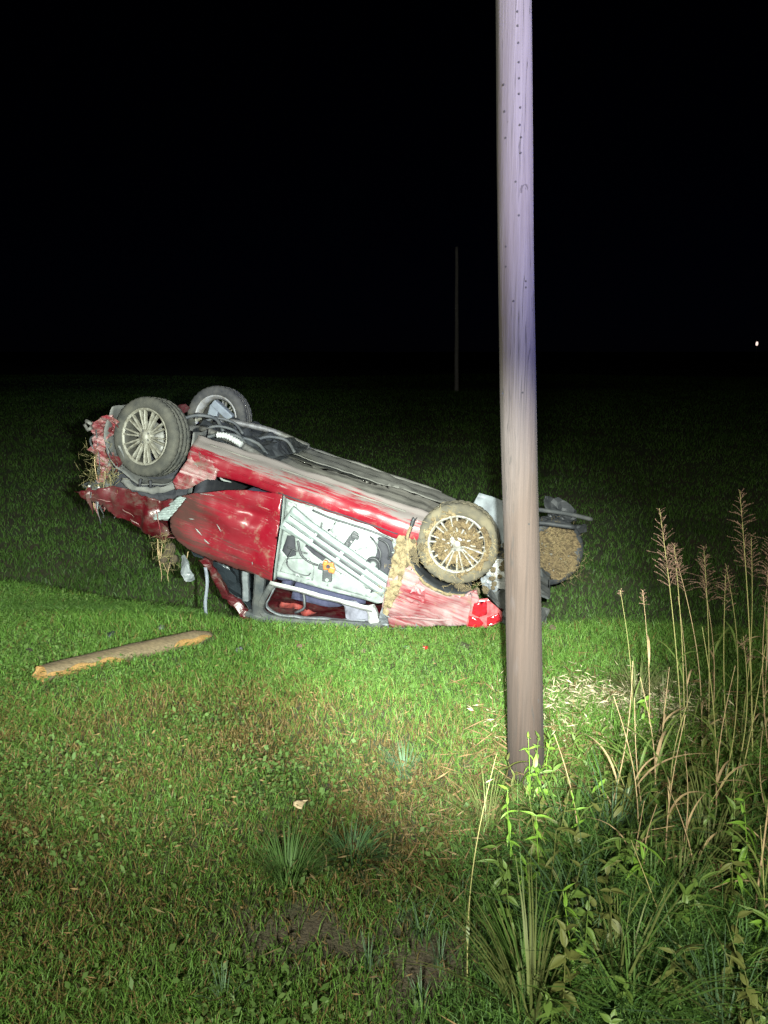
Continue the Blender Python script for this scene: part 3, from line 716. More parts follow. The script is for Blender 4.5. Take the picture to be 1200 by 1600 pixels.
rail('window_seal', [(1.275, -.82, 1.16), (1.31, -.78, 1.29), (1.32, -.73, 1.385), (1.25, -.71, 1.425), (1.1, -.71, 1.41), (.85, -.715, 1.335), (.5, -.74, 1.21)], .013, .035, 'light_plastic', seed=18, amp=.01)  # pale tone stands in for the highlight along the inner frame
rail('roof_rail', [(1.46, -.74, 1.50), (1.3, -.72, 1.505), (1.1, -.71, 1.48), (.8, -.72, 1.385), (.5, -.74, 1.28), (.3, -.77, 1.22)], .05, .07, 'dusty_plastic', seed=19, amp=.012)
rail('door_pillar', [(1.42, -.83, 1.10), (1.40, -.80, 1.25), (1.385, -.75, 1.40), (1.38, -.72, 1.49)], .085, .07, 'dusty_plastic', seed=20)
rail('pillar_trim', [(1.55, -.80, 1.13), (1.53, -.77, 1.26), (1.50, -.73, 1.40)], .05, .04, 'light_plastic', seed=21)
rail('front_pillar', [(1.92, -.80, 1.14), (1.80, -.76, 1.27), (1.68, -.73, 1.41), (1.52, -.71, 1.50), (1.42, -.70, 1.52)], .065, .05, 'dark_red', n=40, seed=22, amp=.035)
rail('pillar_stub', [(.50, -.84, 1.045), (.455, -.80, 1.11), (.42, -.77, 1.20), (.40, -.76, 1.26)], .075, .06, 'white_plastic', seed=23, amp=.015)
v2, f = fill([(.1, -.70), (.8, -.70), (1.42, -.68), (1.50, -.3), (1.52, .3), (1.42, .68), (.1, .70)], .07)
add('roof', crumple([(p[0], p[1], float(np.interp(p[0], [.1, .5, 1.0, 1.4], [1.19, 1.29, 1.45, 1.515])) + .03 * (1 - (p[1] / .7) ** 2)) for p in v2], .035, 4, 24), f, 'dark_red', car, solid=.008)
v2, f = fill([(1.44, -.66), (2.1, -.74), (2.16, 0), (2.1, .74), (1.44, .66), (1.5, 0)], .06)
add('windscreen', crumple([(p[0], p[1], 1.50 - (p[0] - 1.46) * .60) for p in v2], .06, 6, 25), f, 'glass', car, False, solid=.006)
# far flank
def mirror_y(z): return -side(z)
far_out = [(2.2, .34), (.35, .34), (.30, .62), (.12, .68), (-.1, .70), (-.30, .60), (-.5, .62), (-.55, .85), (-.3, 1.1), (1.4, 1.13), (2.2, 1.06), (2.9, .95), (2.92, .70), (2.6, .78), (2.35, .72)]
sheet('far_flank', far_out, lambda x, z: -side(z), 'sill_red', step=.08, amp=.05, fr=4, seed=26)
rail('rear_pillar', [(.1, .80, 1.08), (.15, .74, 1.14), (.3, .70, 1.22)], .10, .06, 'dark_red', seed=27)
rail('door_pillar', [(1.30, .82, 1.08), (1.32, .76, 1.3), (1.34, .70, 1.50)], .09, .06, 'dusty_plastic', seed=28)
rail('front_pillar', [(2.05, .80, 1.08), (1.75, .74, 1.3), (1.45, .68, 1.50)], .07, .07, 'dark_red', seed=29)
# --- inside: seats, belt, cloth
def seat(x, y):
    sv = [box((x, y, .62), (.50, .48, .16)), box((x - .22, y, .93), (.14, .46, .54), Matrix.Rotation(R(-12), 3, 'Y')), box((x - .29, y, 1.24), (.09, .26, .14))]
    return add('seat', *join(sv), 'navy_cloth', car, True, bevel=.04)
seat(1.55, -.36); seat(1.55, .36)
add('seat', *join([box((.55, 0, .60), (.48, 1.2, .14)), box((.30, 0, .88), (.14, 1.2, .48))]), 'navy_cloth', car, True, bevel=.04)
v2, f = fill([(2.05, .60), (2.18, .60), (2.18, 1.02), (1.95, 1.02)], .1)
add('dashboard', *join([box((2.08, 0, .92), (.26, 1.36, .26)), box((2.15, 0, .6), (.10, 1.3, .5))]), 'dark', car, True, bevel=.04)
v2, f = fill([(1.10, 1.345), (1.22, 1.34), (1.24, 1.385), (1.05, 1.40), (.92, 1.35), (.98, 1.33)], .03)
add('red_cloth', crumple([(p[0], -.60 + .05 * math.sin(p[0] * 30), p[1]) for p in v2], .03, 9, 30), f, 'red_cloth', car, solid=.006)
v2, f = fill([(.74, 1.10), (.47, 1.07), (.42, 1.17), (.50, 1.26), (.64, 1.30), (.68, 1.22)], .03)
add('cloth_curtain', crumple([(p[0], -.73 + .02 * math.sin(p[0] * 40), p[1]) for p in v2], .035, 9, 31), f, 'grey_cloth', car, solid=.005)
v2, f = fill([(1.20, 1.16), (.60, 1.10), (.55, 1.24), (.8, 1.36), (1.22, 1.44)], .07)
add('headliner', crumple([(p[0], -.30, p[1]) for p in v2], .03, 6, 32), f, 'navy_cloth', car, solid=.01)
add('seat_buckle', *tube(catmull([(1.06, -.68, 1.19), (1.03, -.70, 1.25), (1.02, -.70, 1.31), (1.08, -.70, 1.37)], 12), .012, 8), 'black_plastic', car)
# hanging seat belt
p0 = Vector((1.865, -.87, 1.19)); rows = []
for i in range(14):
    q = p0 + DOWN * (.47 * i / 13); tw = .5 * math.sin(i * .35); e = CI @ Vector((math.cos(tw), math.sin(tw), 0)) * .013; q = q + CI @ Vector((.012 * math.sin(i * .5), .01 * math.cos(i * .4), 0))
    rows.append([tuple(q - e), tuple(q + e)])
v, f = grid(rows); add('seat_belt', v, f, 'strap', car, solid=.003)
# door mirror torn round below the door
mo = [(2.085, 1.185), (2.03, 1.20), (1.965, 1.30), (1.95, 1.345), (1.985, 1.36), (2.05, 1.31), (2.075, 1.26)]
v2, f = fill(mo, .018)
add('door_mirror', crumple([(p[0], -.80 - .05 * max(0, 1 - ((p[0] - 2.01) / .05) ** 2 * .6) , p[1]) for p in v2], .014, 18, 33), f, 'light_plastic', car, False, solid=.03)
for (x_, z_, r_) in ((2.25, 1.22, .06), (2.20, 1.29, .045), (2.28, 1.31, .04), (2.23, 1.36, .03)):
    v, f = clod_mesh(x_ * 7, r_); add('soil_clod', [(p[0] * .9 + x_, p[1] - .68, p[2] * 1.2 + z_) for p in v], f, 'soil', car, False)
for k in range(7):
    a_ = random.uniform(2.05, 2.45); hang('hanging_root', a_, -.70, 1.16 + random.uniform(0, .06), random.uniform(.12, .34), .004, 'stalk_dry', .02)

# --- rear quarter panel, wheel arch and tail light
arch = [(.0 + .385 * math.cos(g), .33 + .385 * math.sin(g)) for g in np.linspace(R(-12), R(118), 20)]
q_out = [(.30, .25)] + [(.43, .30), (.445, .42), (.43, .70), (.40, 1.0), (.345, 1.06), (.30, 1.19), (.10, 1.10), (-.10, .99), (-.29, .89), (-.30, .80), (-.275, .715), (-.255, .61), (-.20, .64)] + arch[::-1]
qy = lambda x, z: side(z) - .012 * gauss(x, z, .2, .8, .2, .05) + .06 * max(0, (z - .95) / .2) + .03 * gauss(x, z, .05, .95, .12, .1)
qp = sheet('quarter_panel', q_out, qy, 'pale_red', step=.024, thick=.006, amp=.02, fr=6, seed=35, ridge=.025); qp['label'] = 'scraped pale red rear quarter panel'
rows = []
for g in np.linspace(R(-15), R(125), 36):
    rows.append([(rr * math.cos(g), yy, .33 + rr * math.sin(g)) for rr, yy in ((.398, -.893), (.387, -.905), (.374, -.89), (.372, -.83), (.376, -.70), (.38, -.56))])
v, f = grid(rows); add('wheel_arch', crumple(v, .012, 8, 36), f, 'black_plastic', car, solid=.006)
rows = []
for g in np.linspace(R(-5), R(118), 30):
    rows.append([(rr * math.cos(g), -.907 - .006 * math.sin(g * 23), .33 + rr * math.sin(g)) for rr in (.374, .386, .397)])
v, f = grid(rows); add('arch_lip', crumple(v, .008, 12, 37), f, 'dry_mud', car, solid=.01)
def lump(name, outline, yf, mat, step, amp, fr, seed, parent=car, thick=.03):
    v2, f = fill(outline, step); cx = sum(p[0] for p in v2) / len(v2)
    v = [(p[0], yf(p[0], p[1]), p[1]) for p in v2]
    return add(name, crumple(v, amp, fr, seed, (.4, 1, .4)), f, mat, parent, False, solid=thick)
lump('mud_crust', [(.445, .40), (.36, .40), (.30, .44), (.325, .60), (.31, .80), (.33, .95), (.335, 1.06), (.385, 1.03), (.405, .85), (.43, .62)], lambda x, z: qy(x, z) - .012, 'dry_mud', .016, .028, 22, 38)
lump('mud_crust', [(.20, .70), (.12, .74), (.10, .85), (.17, .9), (.24, .86)], lambda x, z: qy(x, z) - .004, 'pale_red', .02, .02, 20, 39, thick=.01)
add('quarter_fold', *tube(catmull([(.32, qy(.32, 1.06) - .01, 1.07), (.15, -.88, 1.0), (-.05, -.885, .945), (-.25, -.88, .86)], 24), np.interp(np.linspace(0, 1, 24), [0, .2, .8, 1], [.004, .012, .010, .003]), 8), 'pale_red', car)
lump('crushed_pillar', [(.40, 1.02), (.22, 1.0), (.10, 1.07), (.04, 1.10), (.12, 1.22), (.30, 1.27), (.40, 1.20)], lambda x, z: qy(x, z) + .03, 'light_plastic', .03, .04, 9, 40, thick=.012)
tv, tf = fill([(-.255, .685), (-.35, .64), (-.49, .71), (-.515, .78), (-.42, .87), (-.27, .91), (-.255, .80)], .035)
tl = add('tail_light', [(p[0], side(p[1]) - .012 + .35 * max(0, -.30 - p[0]) ** 1.5, p[1]) for p in tv], tf, 'lens_pale', car, solid=.03); tl['label'] = 'broken red tail light'
for out_, mt in (([(-.268, .705), (-.35, .66), (-.385, .76), (-.335, .80), (-.275, .79)], 'lens'), ([(-.268, .82), (-.34, .81), (-.385, .835), (-.37, .875), (-.28, .90)], 'lens'), ([(-.40, .785), (-.475, .725), (-.50, .78), (-.42, .85)], 'lens')):
    tv, tf = fill(out_, .025)
    add('lens', crumple([(p[0], side(p[1]) - .034 + .35 * max(0, -.30 - p[0]) ** 1.5, p[1]) for p in tv], .006, 20, 4), tf, mt, tl, solid=.012)
sheet('light_surround', [(-.245, .60), (-.30, .67), (-.275, .72), (-.265, .80), (-.24, .72), (-.225, .63)], lambda x, z: side(z) - .03, 'pale_red', step=.02, amp=.01, fr=14, seed=41)

# --- torn tail: bumper, plate, foam, struts
lump('rear_bumper', [(-.30, .62), (-.42, .56), (-.60, .60), (-.86, .66), (-.90, .82), (-.66, .86), (-.50, .84), (-.50, .72), (-.38, .66)], lambda x, z: -.80 + .5 * max(0, -.5 - x) + .04 * math.sin(x * 40 + z * 25), 'dusty_plastic', .028, .07, 9, 42, thick=.012)
hp = sheet('heat_shield', [(-.04, -.03), (-.14, -.035), (-.30, -.02), (-.36, .05), (-.40, .22), (-.36, .36), (-.20, .40), (-.10, .30), (-.02, .10)], lambda x, z: -.40 + .03 * math.sin(x * 18), 'grey_plate', step=.04, thick=.008, amp=.025, fr=6, seed=43); hp['label'] = 'bent grey heat shield plate'
wf = lump('bumper_foam', [(-.30, .44), (-.34, .38), (-.42, .36), (-.49, .42), (-.50, .56), (-.42, .60), (-.34, .58), (-.30, .52)], lambda x, z: -.66 - .05 * gauss(x, z, -.4, .48, .08, .1), 'white_plastic', .025, .03, 8, 44, thick=.04); wf['label'] = 'broken white bumper foam'
lump('torn_tray', [(-.26, .56), (-.32, .50), (-.42, .60), (-.40, .66), (-.30, .64)], lambda x, z: -.72, 'light_plastic', .02, .04, 12, 45, thick=.008)
v2, f = fill([(-.30, -.60), (-.85, -.55), (-.90, .5), (-.30, .62)], .07)
add('boot_floor', crumple([(p[0], p[1], .50 + .12 * math.sin(p[0] * 5)) for p in v2], .06, 5, 46), f, 'dusty_plastic', car, False, solid=.01)
v2, f = fill([(-.60, .75), (.60, .75), (.58, 1.05), (-.55, 1.02)], .07)
add('tailgate', crumple([(-.52 + .05 * math.sin(p[0] * 7), p[0], p[1]) for p in v2], .06, 5, 47), f, 'dark_red', car, True, solid=.01)
for pts_, r_, m_ in ((((0, -.62, .34), (-.2, -.3, .36), (-.45, .1, .42), (-.78, .45, .45)), .035, 'steel'), (((.35, -.45, .33), (.15, -.5, .31), (0, -.62, .32)), .03, 'steel'), (((-.06, -.55, .42), (-.10, -.52, .62), (-.12, -.5, .78)), .04, 'black_plastic'), (((-.30, .0, .28), (-.62, .12, .16), (-.95, .18, .10)), .022, 'black_plastic'), (((-.50, .3, .1), (-.85, .4, .05), (-1.12, .5, .04)), .02, 'dusty_plastic')):
    add('axle_beam' if r_ > .034 and m_ == 'steel' else 'suspension_arm', *tube(catmull(pts_, 16), r_, 10), m_, car)
lump('tailgate_trim', [(-.66, .02), (-.80, -.04), (-.95, .0), (-1.02, .10), (-.92, .16), (-.74, .14)], lambda x, z: .62 + .1 * math.sin(x * 9), 'black_plastic', .03, .08, 8, 48, thick=.02)
lump('tailgate_trim', [(-.74, .15), (-.95, .16), (-1.12, .13), (-1.14, .19), (-.98, .27), (-.76, .27)], lambda x, z: .60 + .1 * math.sin(x * 9), 'black_plastic', .03, .04, 8, 49, thick=.03)

# --- wheels (axle along y, outer face towards -y)
def make_wheel(loc, steer, camber, muddy=False, flip=False, mats=('tyre', 'alloy')):
    N = 72
    prof = [(.222, .085), (.232, .098), (.262, .108), (.294, .104), (.312, .090), (.318, .066), (.318, .050), (.310, .048), (.310, .040), (.319, .038), (.319, .012), (.311, .010), (.311, -.010), (.319, -.012), (.319, -.038), (.310, -.040), (.310, -.048), (.318, -.050), (.318, -.066), (.312, -.090), (.294, -.104), (.262, -.108), (.245, -.103), (.232, -.098), (.222, -.085)]
    v, f = [], []
    for k in range(N * 2):
        g = 2 * math.pi * k / (N * 2)
        for r_, y_ in prof:
            rr = r_
            if k % 4 == 0 and r_ > .30 and abs(y_) > .045: rr -= .005
            if k % 4 == 2 and r_ > .315 and abs(y_) < .045: rr -= .004
            rr += .002 * noise.noise(Vector((math.cos(g) * 6, math.sin(g) * 6, y_ * 30)))
            v.append((rr * math.cos(g), y_, rr * math.sin(g)))
    m_ = len(prof); K = N * 2
    for k in range(K):
        for j in range(m_ - 1): f.append((k * m_ + j, ((k + 1) % K) * m_ + j, ((k + 1) % K) * m_ + j + 1, k * m_ + j + 1))
    # hub with brake disc is the wheel itself
    hv, hf = join([disc((0, .0, 0), .13, [(.02, -.02), (1, -.02), (1, .0), (.5, .0), (.45, .08), (.02, .08)], 28), box((-.10, .02, .06), (.07, .07, .13))])
    w = add('wheel', hv, hf, 'steel', car)
    w.location = loc; w.rotation_euler = (camber, 0, steer + (math.pi if flip else 0))
    t_ = add('tyre', v, f, mats[0], w)
    bv, bf = disc((0, 0, 0), 1.0, [(.218, -.092), (.205, -.080), (.198, -.05), (.185, .02), (.196, .07), (.218, .09)], 48)
    add('rim_barrel', bv, bf, 'barrel' if not flip else mats[1], w)
    lv, lf = disc((0, 0, 0), 1.0, [(.207, -.085), (.216, -.096), (.224, -.099), (.229, -.094), (.226, -.084), (.210, -.078), (.207, -.085)], 60)
    if flip:
        l2 = disc((0, 0, 0), 1.0, [(.205, .082), (.214, .096), (.222, .10), (.228, .096), (.224, .084), (.208, .08), (.205, .082)], 60); lv, lf = join([(lv, lf), l2])
    add('rim_lip', lv, lf, mats[1], w)
    sp = None
    for k in range(10):
        for sgn in (-1, 1):
            g = 2 * math.pi * k / 10 + .12
            d0 = np.array([math.cos(g + sgn * .10), math.sin(g + sgn * .10)]); d1 = np.array([math.cos(g + sgn * .115), math.sin(g + sgn * .115)])
            rows = []
            for t in np.linspace(0, 1, 6):
                c = d0 * .055 * (1 - t) + d1 * .211 * t; nn = np.array([-d1[1], d1[0]]); wd = .0085 * (1 - .15 * t); y_ = -.083 - .012 * math.sin(t * math.pi * .5) + .0
                rows.append([(c[0] + nn[0] * wd * a_, y_ + b_, c[1] + nn[1] * wd * a_) for a_, b_ in ((-1, .030), (-1, .004), (-.5, -.003), (.5, -.003), (1, .004), (1, .030))])
            sv, sf = grid(rows); add('spoke', sv, sf, mats[1], w)
    cap = add('hub_cap', *disc((0, 0, 0), 1.0, [(.068, -.06), (.066, -.082), (.050, -.090), (.030, -.092), (.026, -.099), (.012, -.102), (.001, -.102)], 30), mats[1], w)
    for k in range(5):
        g = 2 * math.pi * k / 5 + .3
        add('lug_hole', *disc((.045 * math.cos(g), -.089, .045 * math.sin(g)), .0085, [(1, .004), (1, -.0035), (.7, -.003), (.02, .003)], 10), 'dark', cap)
    return w, t_
wf1, _ = make_wheel((2.585, -.78, .32), R(17), R(3))
wf1['label'] = 'front wheel with dusty twin-spoke alloy rim'
wr1, _ = make_wheel((0, -.79, .32), R(3), R(0), mats=('tyre_mud', 'alloy_clean'))
wr1['label'] = 'rear wheel packed with dried mud'
wf2, _ = make_wheel((2.60, .78, .31), R(8), R(-4), flip=True, mats=('tyre', 'alloy_clean'))
wr2, _ = make_wheel((-.86, .52, .45), R(-24), R(6), mats=('black_plastic', 'alloy'))
wr2['label'] = 'torn-off rear wheel caked with straw and mud'

def mud_disc(parent, r0, y, amp, seed, mat, arc=(0, 2 * math.pi), rin=.0, n=70, m_=16):
    v, f = [], []
    for i in range(m_ + 1):
        for k in range(n):
            g = arc[0] + (arc[1] - arc[0]) * k / (n - 1)
            ro = r0 * (1 - .30 * abs(noise.noise(Vector((math.cos(g) * 2.2 + seed, math.sin(g) * 2.2, 0)))) - .12 * abs(noise.noise(Vector((math.cos(g) * 8 + seed, math.sin(g) * 8, 0))))); rr = rin + (ro - rin) * i / m_
            p = (rr * math.cos(g), 0, rr * math.sin(g))
            v.append((p[0], y - amp * (abs(nz(p, 16, seed)) * 1.5 + .7 * nz(p, 34, seed) + .5 * nz(p, 70, seed)) + (.04 if i in (m_,) else 0), p[2]))
    for i in range(m_):
        for k in range(n - 1): f.append((i * n + k, i * n + k + 1, (i + 1) * n + k + 1, (i + 1) * n + k))
    return add('mud', v, f, mat, parent, False)
# mud fills the spokes of the near rear wheel over most of its face
mud_disc(wr1, .207, -.084, .036, 3, 'mud', (R(-170), R(55)), .03, 90, 22)
mud_disc(wr1, .205, -.070, .016, 5, 'mud', (R(50), R(205)), .05)
mud_disc(wr1, .285, -.104, .035, 7, 'mud', (R(110), R(235)), .215, 50, 8)
mud_disc(wr1, .30, -.100, .030, 9, 'dry_mud', (R(-70), R(60)), .225, 50, 8)
mud_disc(wr2, .285, -.105, .07, 11, 'mud', n=90, m_=24)
# mud clods thrown round the arch
c0 = add('mud_lump', *clod_mesh(2), 'dry_mud', car, False)
spots = [(.30 + random.uniform(-.05, .05), -.90, z) for z in np.linspace(.40, .62, 9)] + [(-.33 + random.uniform(-.06, .03), -.84, z) for z in np.linspace(.22, .60, 12)] + [(x, -.84, .62 + random.uniform(-.02, .05)) for x in np.linspace(-.26, -.10, 6)]
for i, p in enumerate(spots):
    o = c0 if i == 0 else c0.copy()
    if i: col.objects.link(o); o.parent = car
    s = random.uniform(.016, .038); o.location = p; o.scale = (s, s * .7, s); o.rotation_euler = (i, i * 2, i * 3)
# straw and grass torn up with the mud
def straw_part(name, spots_, n_, parent, L=.03, colr=(.20, .155, .08)):
    V, F, C = [], [], []
    for k in range(n_):
        c, sp = spots_[k % len(spots_)]; c = np.array(c) + np.array([random.gauss(0, sp), random.uniform(-.012, .004), random.gauss(0, sp)])
        d = np.array([random.gauss(0, 1), random.gauss(0, .5) - .25, random.gauss(0, 1)]); d *= L * random.uniform(.4, 1.3) / np.linalg.norm(d); w_ = np.cross(d, (0, 1, .2)); w_ *= .0016 / (np.linalg.norm(w_) + 1e-9)
        b = len(V); V += [c - d, c + w_, c + d, c - w_]; F += [(b, b + 1, b + 2), (b, b + 2, b + 3)]; C += [np.array(colr) * random.uniform(.5, 1.5)] * 4
    o = fast(name, np.array(V), np.array(F), 'straw', np.array(C), parent); o['kind'] = 'stuff'; return o
straw_part('straw', [((.12, -.125, -.10), .08), ((-.15, -.125, .10), .07), ((0, -.12, .2), .08), ((.2, -.12, .15), .06), ((-.25, -.11, -.05), .05)], 420, wr1)
straw_part('straw', [((0, -.16, 0), .12), ((.1, -.16, -.15), .08), ((-.2, -.15, .1), .07)], 380, wr2, .04)
straw_part('straw', [((.36, -.92, .6), .05), ((.36, -.90, .85), .05), ((-.33, -.86, .4), .08), ((-.2, -.85, .64), .05), ((.36, -.9, .45), .04)], 320, car)
straw_part('hanging_grass', [((2.95, -.85, .8), .06), ((2.3, -.82, 1.1), .05), ((2.24, -.74, 1.28), .06), ((2.95, -.84, .6), .07), ((2.82, -.86, .72), .05)], 300, car, .05, (.13, .11, .05))
# suspension of the far front wheel, seen from inside
for pts_, r_, m_ in ((((2.60, .66, .30), (2.52, .40, .26), (2.40, .26, .24)), .026, 'steel'), (((2.62, .66, .30), (2.70, .42, .27), (2.62, .2, .25)), .018, 'steel'), (((2.58, .62, .34), (2.56, .58, .55), (2.52, .55, .80)), .032, 'black_plastic'), (((2.60, -.62, .30), (2.50, -.40, .26), (2.40, -.26, .24)), .026, 'steel'), (((2.60, .70, .31), (2.56, .3, .33), (2.52, 0, .34)), .016, 'steel')):
    add('suspension_arm', *tube(catmull(pts_, 14), r_, 10), m_, car)
add('brake_caliper', *join([box((2.55, .66, .20), (.24, .09, .075), Matrix.Rotation(R(24), 3, 'Y')), box((2.63, .66, .25), (.10, .08, .14))]), 'grey_plate', car, False, bevel=.012)
for k in range(4):
    add('spring_coil', *tube([(2.60 + .055 * math.cos(g), .62 + .03 * math.sin(g), .27 + .022 * k + .004 * g) for g in np.linspace(0, 6.0, 16)], .007, 6), 'steel', car)
add('brake_shield', *disc((2.60, .70, .31), .15, [(1, 0), (.97, -.012), (.4, -.02), (.05, -.03)], 26), 'barrel', car)

# ------------------------------------------------------------------ broken timber on the grass
LA = np.array([-2.19, 4.61]); LB = np.array([-1.31, 5.50])
log = empty('broken_timber', (LA[0], LA[1], float(gz(*LA)))); tag(log, 'broken length of timber with orange split wood lying on the lawn', 'timber')
ld = np.array([LB[0] - LA[0], LB[1] - LA[1], float(gz(*LB) - gz(*LA))]); LL = np.linalg.norm(ld); ld /= LL
lu = np.array([0, 0, 1.]); ls = np.cross(ld, lu); ls /= np.linalg.norm(ls)          # ls points to the camera side
def log_pt(t, g, k=1.0):
    r = .066 * np.interp(t, [0, .04, .5, .9, 1.0], [.93, 1.0, 1.0, .9, .35]) * k
    r *= 1 + .06 * math.sin(g * 3 + t * 2) + .05 * nz((math.cos(g), math.sin(g), t * 5), 2.0, 4)
    c = ld * LL * t + lu * (.040 + .012 * t)
    return c + ls * r * math.cos(g) * 1.05 + lu * r * math.sin(g) * .92
rows = [[tuple(log_pt(t, g)) for g in np.linspace(0, 2 * math.pi, 29)] for t in np.linspace(0, 1, 40)]
v, f = grid(rows); f.append(tuple(range(39 * 29, 39 * 29 + 28)))
add('trunk_wood', v, f, 'log', log)
rows = []
for i, rr in enumerate((1.0, .8, .5, .2, .01)):
    rows.append([tuple(log_pt(0, g, rr) - ld * (.012 + .03 * (1 - rr) * (1 + .6 * math.sin(g * 5)) + .012 * math.sin(g * 13))) for g in np.linspace(0, 2 * math.pi, 29)])
rows.insert(0, [tuple(log_pt(0.004, g, 1.005)) for g in np.linspace(0, 2 * math.pi, 29)])
v, f = grid(rows); add('split_end', v, f, 'split', log, False)
def strip(t0, t1, g0, g1, seed):
    rows = []
    for t in np.linspace(t0, t1, 26):
        e = math.sin((t - t0) / (t1 - t0) * math.pi) ** .4 * .5
        mid = (g0 + g1) / 2 + .15 * math.sin(t * 40 + seed)
        rows.append([tuple(log_pt(t, mid + (g1 - g0) * e * s, 1.03 if abs(s) < .9 else .95)) for s in np.linspace(-1, 1, 8)])
    v, f = grid(rows); return add('bare_wood', v, f, 'split', log, False)
strip(.0, .42, R(-25), R(35), 1); strip(.72, .99, R(-30), R(40), 2)

# ------------------------------------------------------------------ turf
def keep(p):
    d = np.hypot(p[:, 0] - POLE[0], p[:, 1] - POLE[1]) > .10
    w = p - LA; L2 = LB - LA; t = np.clip((w @ L2) / (L2 @ L2), 0, 1); q = np.linalg.norm(w - t[:, None] * L2, axis=1)
    return d & (q > .05)
def wedge(nn, y0, y1, k=.60, pad=.9, bias=0.0):
    y = y0 + (y1 - y0) * rng.random(int(nn * 1.9)) ** (1 + bias); hw = k * y + pad; top = k * y1 + pad
    ok = rng.random(len(y)) < hw / top if not bias else np.ones(len(y), bool)
    y = y[ok]; x = (rng.random(len(y)) * 2 - 1) * (k * y + pad)
    p = np.stack([x, y], 1)[:nn]; return p[keep(p)]
def mixc(a, b, t): return np.array(a)[None] * (1 - t[:, None]) + np.array(b)[None] * t[:, None]
def turf_colour(x, y):
    n_ = len(x)
    dry = np.clip((vn(x + 3, y + 7, 1.3) - .42) * 2.4 + (vn(x, y, 5) - .5) * 1.2, 0, 1)
    zone = np.clip((4.75 - y) / .8, 0, 1) * np.clip((.75 - x) / .7, 0, 1) * np.clip((y - 1.9) / 1.0, .35, 1)       # mown and scorched lawn short of the wreck
    wet = np.clip((x + .1) / .5, 0, 1) * np.clip((3.4 - y) / .7, 0, 1)
    isdry = rng.random(n_) < np.clip(0.08 + .58 * dry * zone + .20 * zone - .2 * wet, 0, .92)
    gcol = mixc((.070, .158, .022), (.130, .230, .045), rng.random(n_))
    gcol = gcol * (1 - .35 * zone[:, None]) + np.array((.080, .135, .024)) * .35 * zone[:, None]
    blue = rng.random(n_) * np.clip(wet + .15, 0, 1); gcol = gcol * (1 - blue[:, None] * .6) + np.array((.055, .115, .055)) * blue[:, None] * .6
    dcol = mixc((.125, .098, .030), (.205, .130, .055), rng.random(n_) ** 1.5)
    c = np.where(isdry[:, None], dcol, gcol)
    return c * (0.75 + .5 * rng.random(n_))[:, None]

P1 = wedge(250000, 1.75, 6.9, bias=.35)
x, y = P1[:, 0], P1[:, 1]
b_ = bare(x, y); P1 = P1[rng.random(len(P1)) > b_ * .95]; x, y = P1[:, 0], P1[:, 1]
tallz = np.clip((x - .55) / .5, 0, 1) * np.clip((4.5 - y) / .6, 0, 1) + .6 * np.clip((x - .0) / .4, 0, 1) * np.clip((3.3 - y) / .6, 0, 1)
patch = vn(x + 11, y + 31, 2.2)
h = (.035 + .05 * rng.random(len(x)) + .05 * patch ** 2) * (1 + 1.3 * np.clip(tallz, 0, 1) * (.3 + rng.random(len(x))))
h *= 1 + .2 * np.clip((y - 4.9) / .6, 0, 1)
w = (.0022 + .0028 * rng.random(len(x))) * (1 + .5 * np.clip(tallz, 0, 1)) * (1 + .12 * (y - 2))
V, F, C = blades(P1, h, w, .35 + .75 * rng.random(len(x)), turf_colour(x, y), gz(x, y))
tag(fast('lawn_grass', V, F, 'grass', C), 'short patchy grass covering the verge in front of the wreck', 'grass', kind='stuff')

P2 = wedge(230000, 6.0, 75, k=.55, pad=1.5, bias=1.7)
x, y = P2[:, 0], P2[:, 1]
h = (.04 + .05 * rng.random(len(x)) + .08 * np.clip(vn(x, y, 1.5) - .5, 0, 1)) * (1 + .02 * (y - 6)); w = (.006 + .005 * rng.random(len(x))) * (1 + .09 * (y - 6))
gc = mixc((.050, .110, .022), (.075, .135, .030), rng.random(len(x))) * (.7 + .6 * vn(x, y, .8))[:, None]
V, F, C = blades(P2, h, w, .4 + .6 * rng.random(len(x)), gc, gz(x, y))
tag(fast('field_grass', V, F, 'grass', C), 'dim meadow grass running back into the dark behind the car', 'grass', kind='stuff')

# clover and other small flat leaves in the turf
def leaflets(pts, size, colr, zoff):
    n_ = len(pts); a = rng.uniform(0, 6.283, n_); tx = rng.normal(0, .45, n_); ty = rng.normal(0, .45, n_) - .25
    d = np.stack([np.cos(a), np.sin(a), tx], 1); e = np.stack([-np.sin(a), np.cos(a), ty], 1)
    c = np.stack([pts[:, 0], pts[:, 1], zoff], 1); s = size[:, None]
    V = np.stack([c - d * s, c + e * s * .62, c + d * s * 1.1, c - e * s * .62], 1).reshape(-1, 3)
    k = (np.arange(n_) * 4)[:, None, None]; F = (np.array([[0, 1, 2], [0, 2, 3]])[None] + k).reshape(-1, 3)
    return V, F, np.repeat(colr, 4, 0)
P3 = wedge(60000, 1.75, 6.6, bias=.3); x, y = P3[:, 0], P3[:, 1]
dens = np.clip((vn(x + 71, y + 13, 1.7) - .45) * 3.2 + .35 * np.clip((y - 5.0) / .5, 0, 1) + .25 * np.clip((-.6 - x) / .8, 0, 1), .05, 1) * (1 - bare(x, y))
P3 = P3[rng.random(len(P3)) < dens]; x, y = P3[:, 0], P3[:, 1]
cc = mixc((.060, .115, .026), (.11, .17, .05), rng.random(len(x)))
V, F, C = leaflets(P3, .006 + .010 * rng.random(len(x)), cc, gz(x, y) + .03 + .05 * rng.random(len(x)))
tag(fast('clover', V, F, 'grass', C), 'clover and small flat leaves scattered through the lawn', 'clover', kind='stuff')

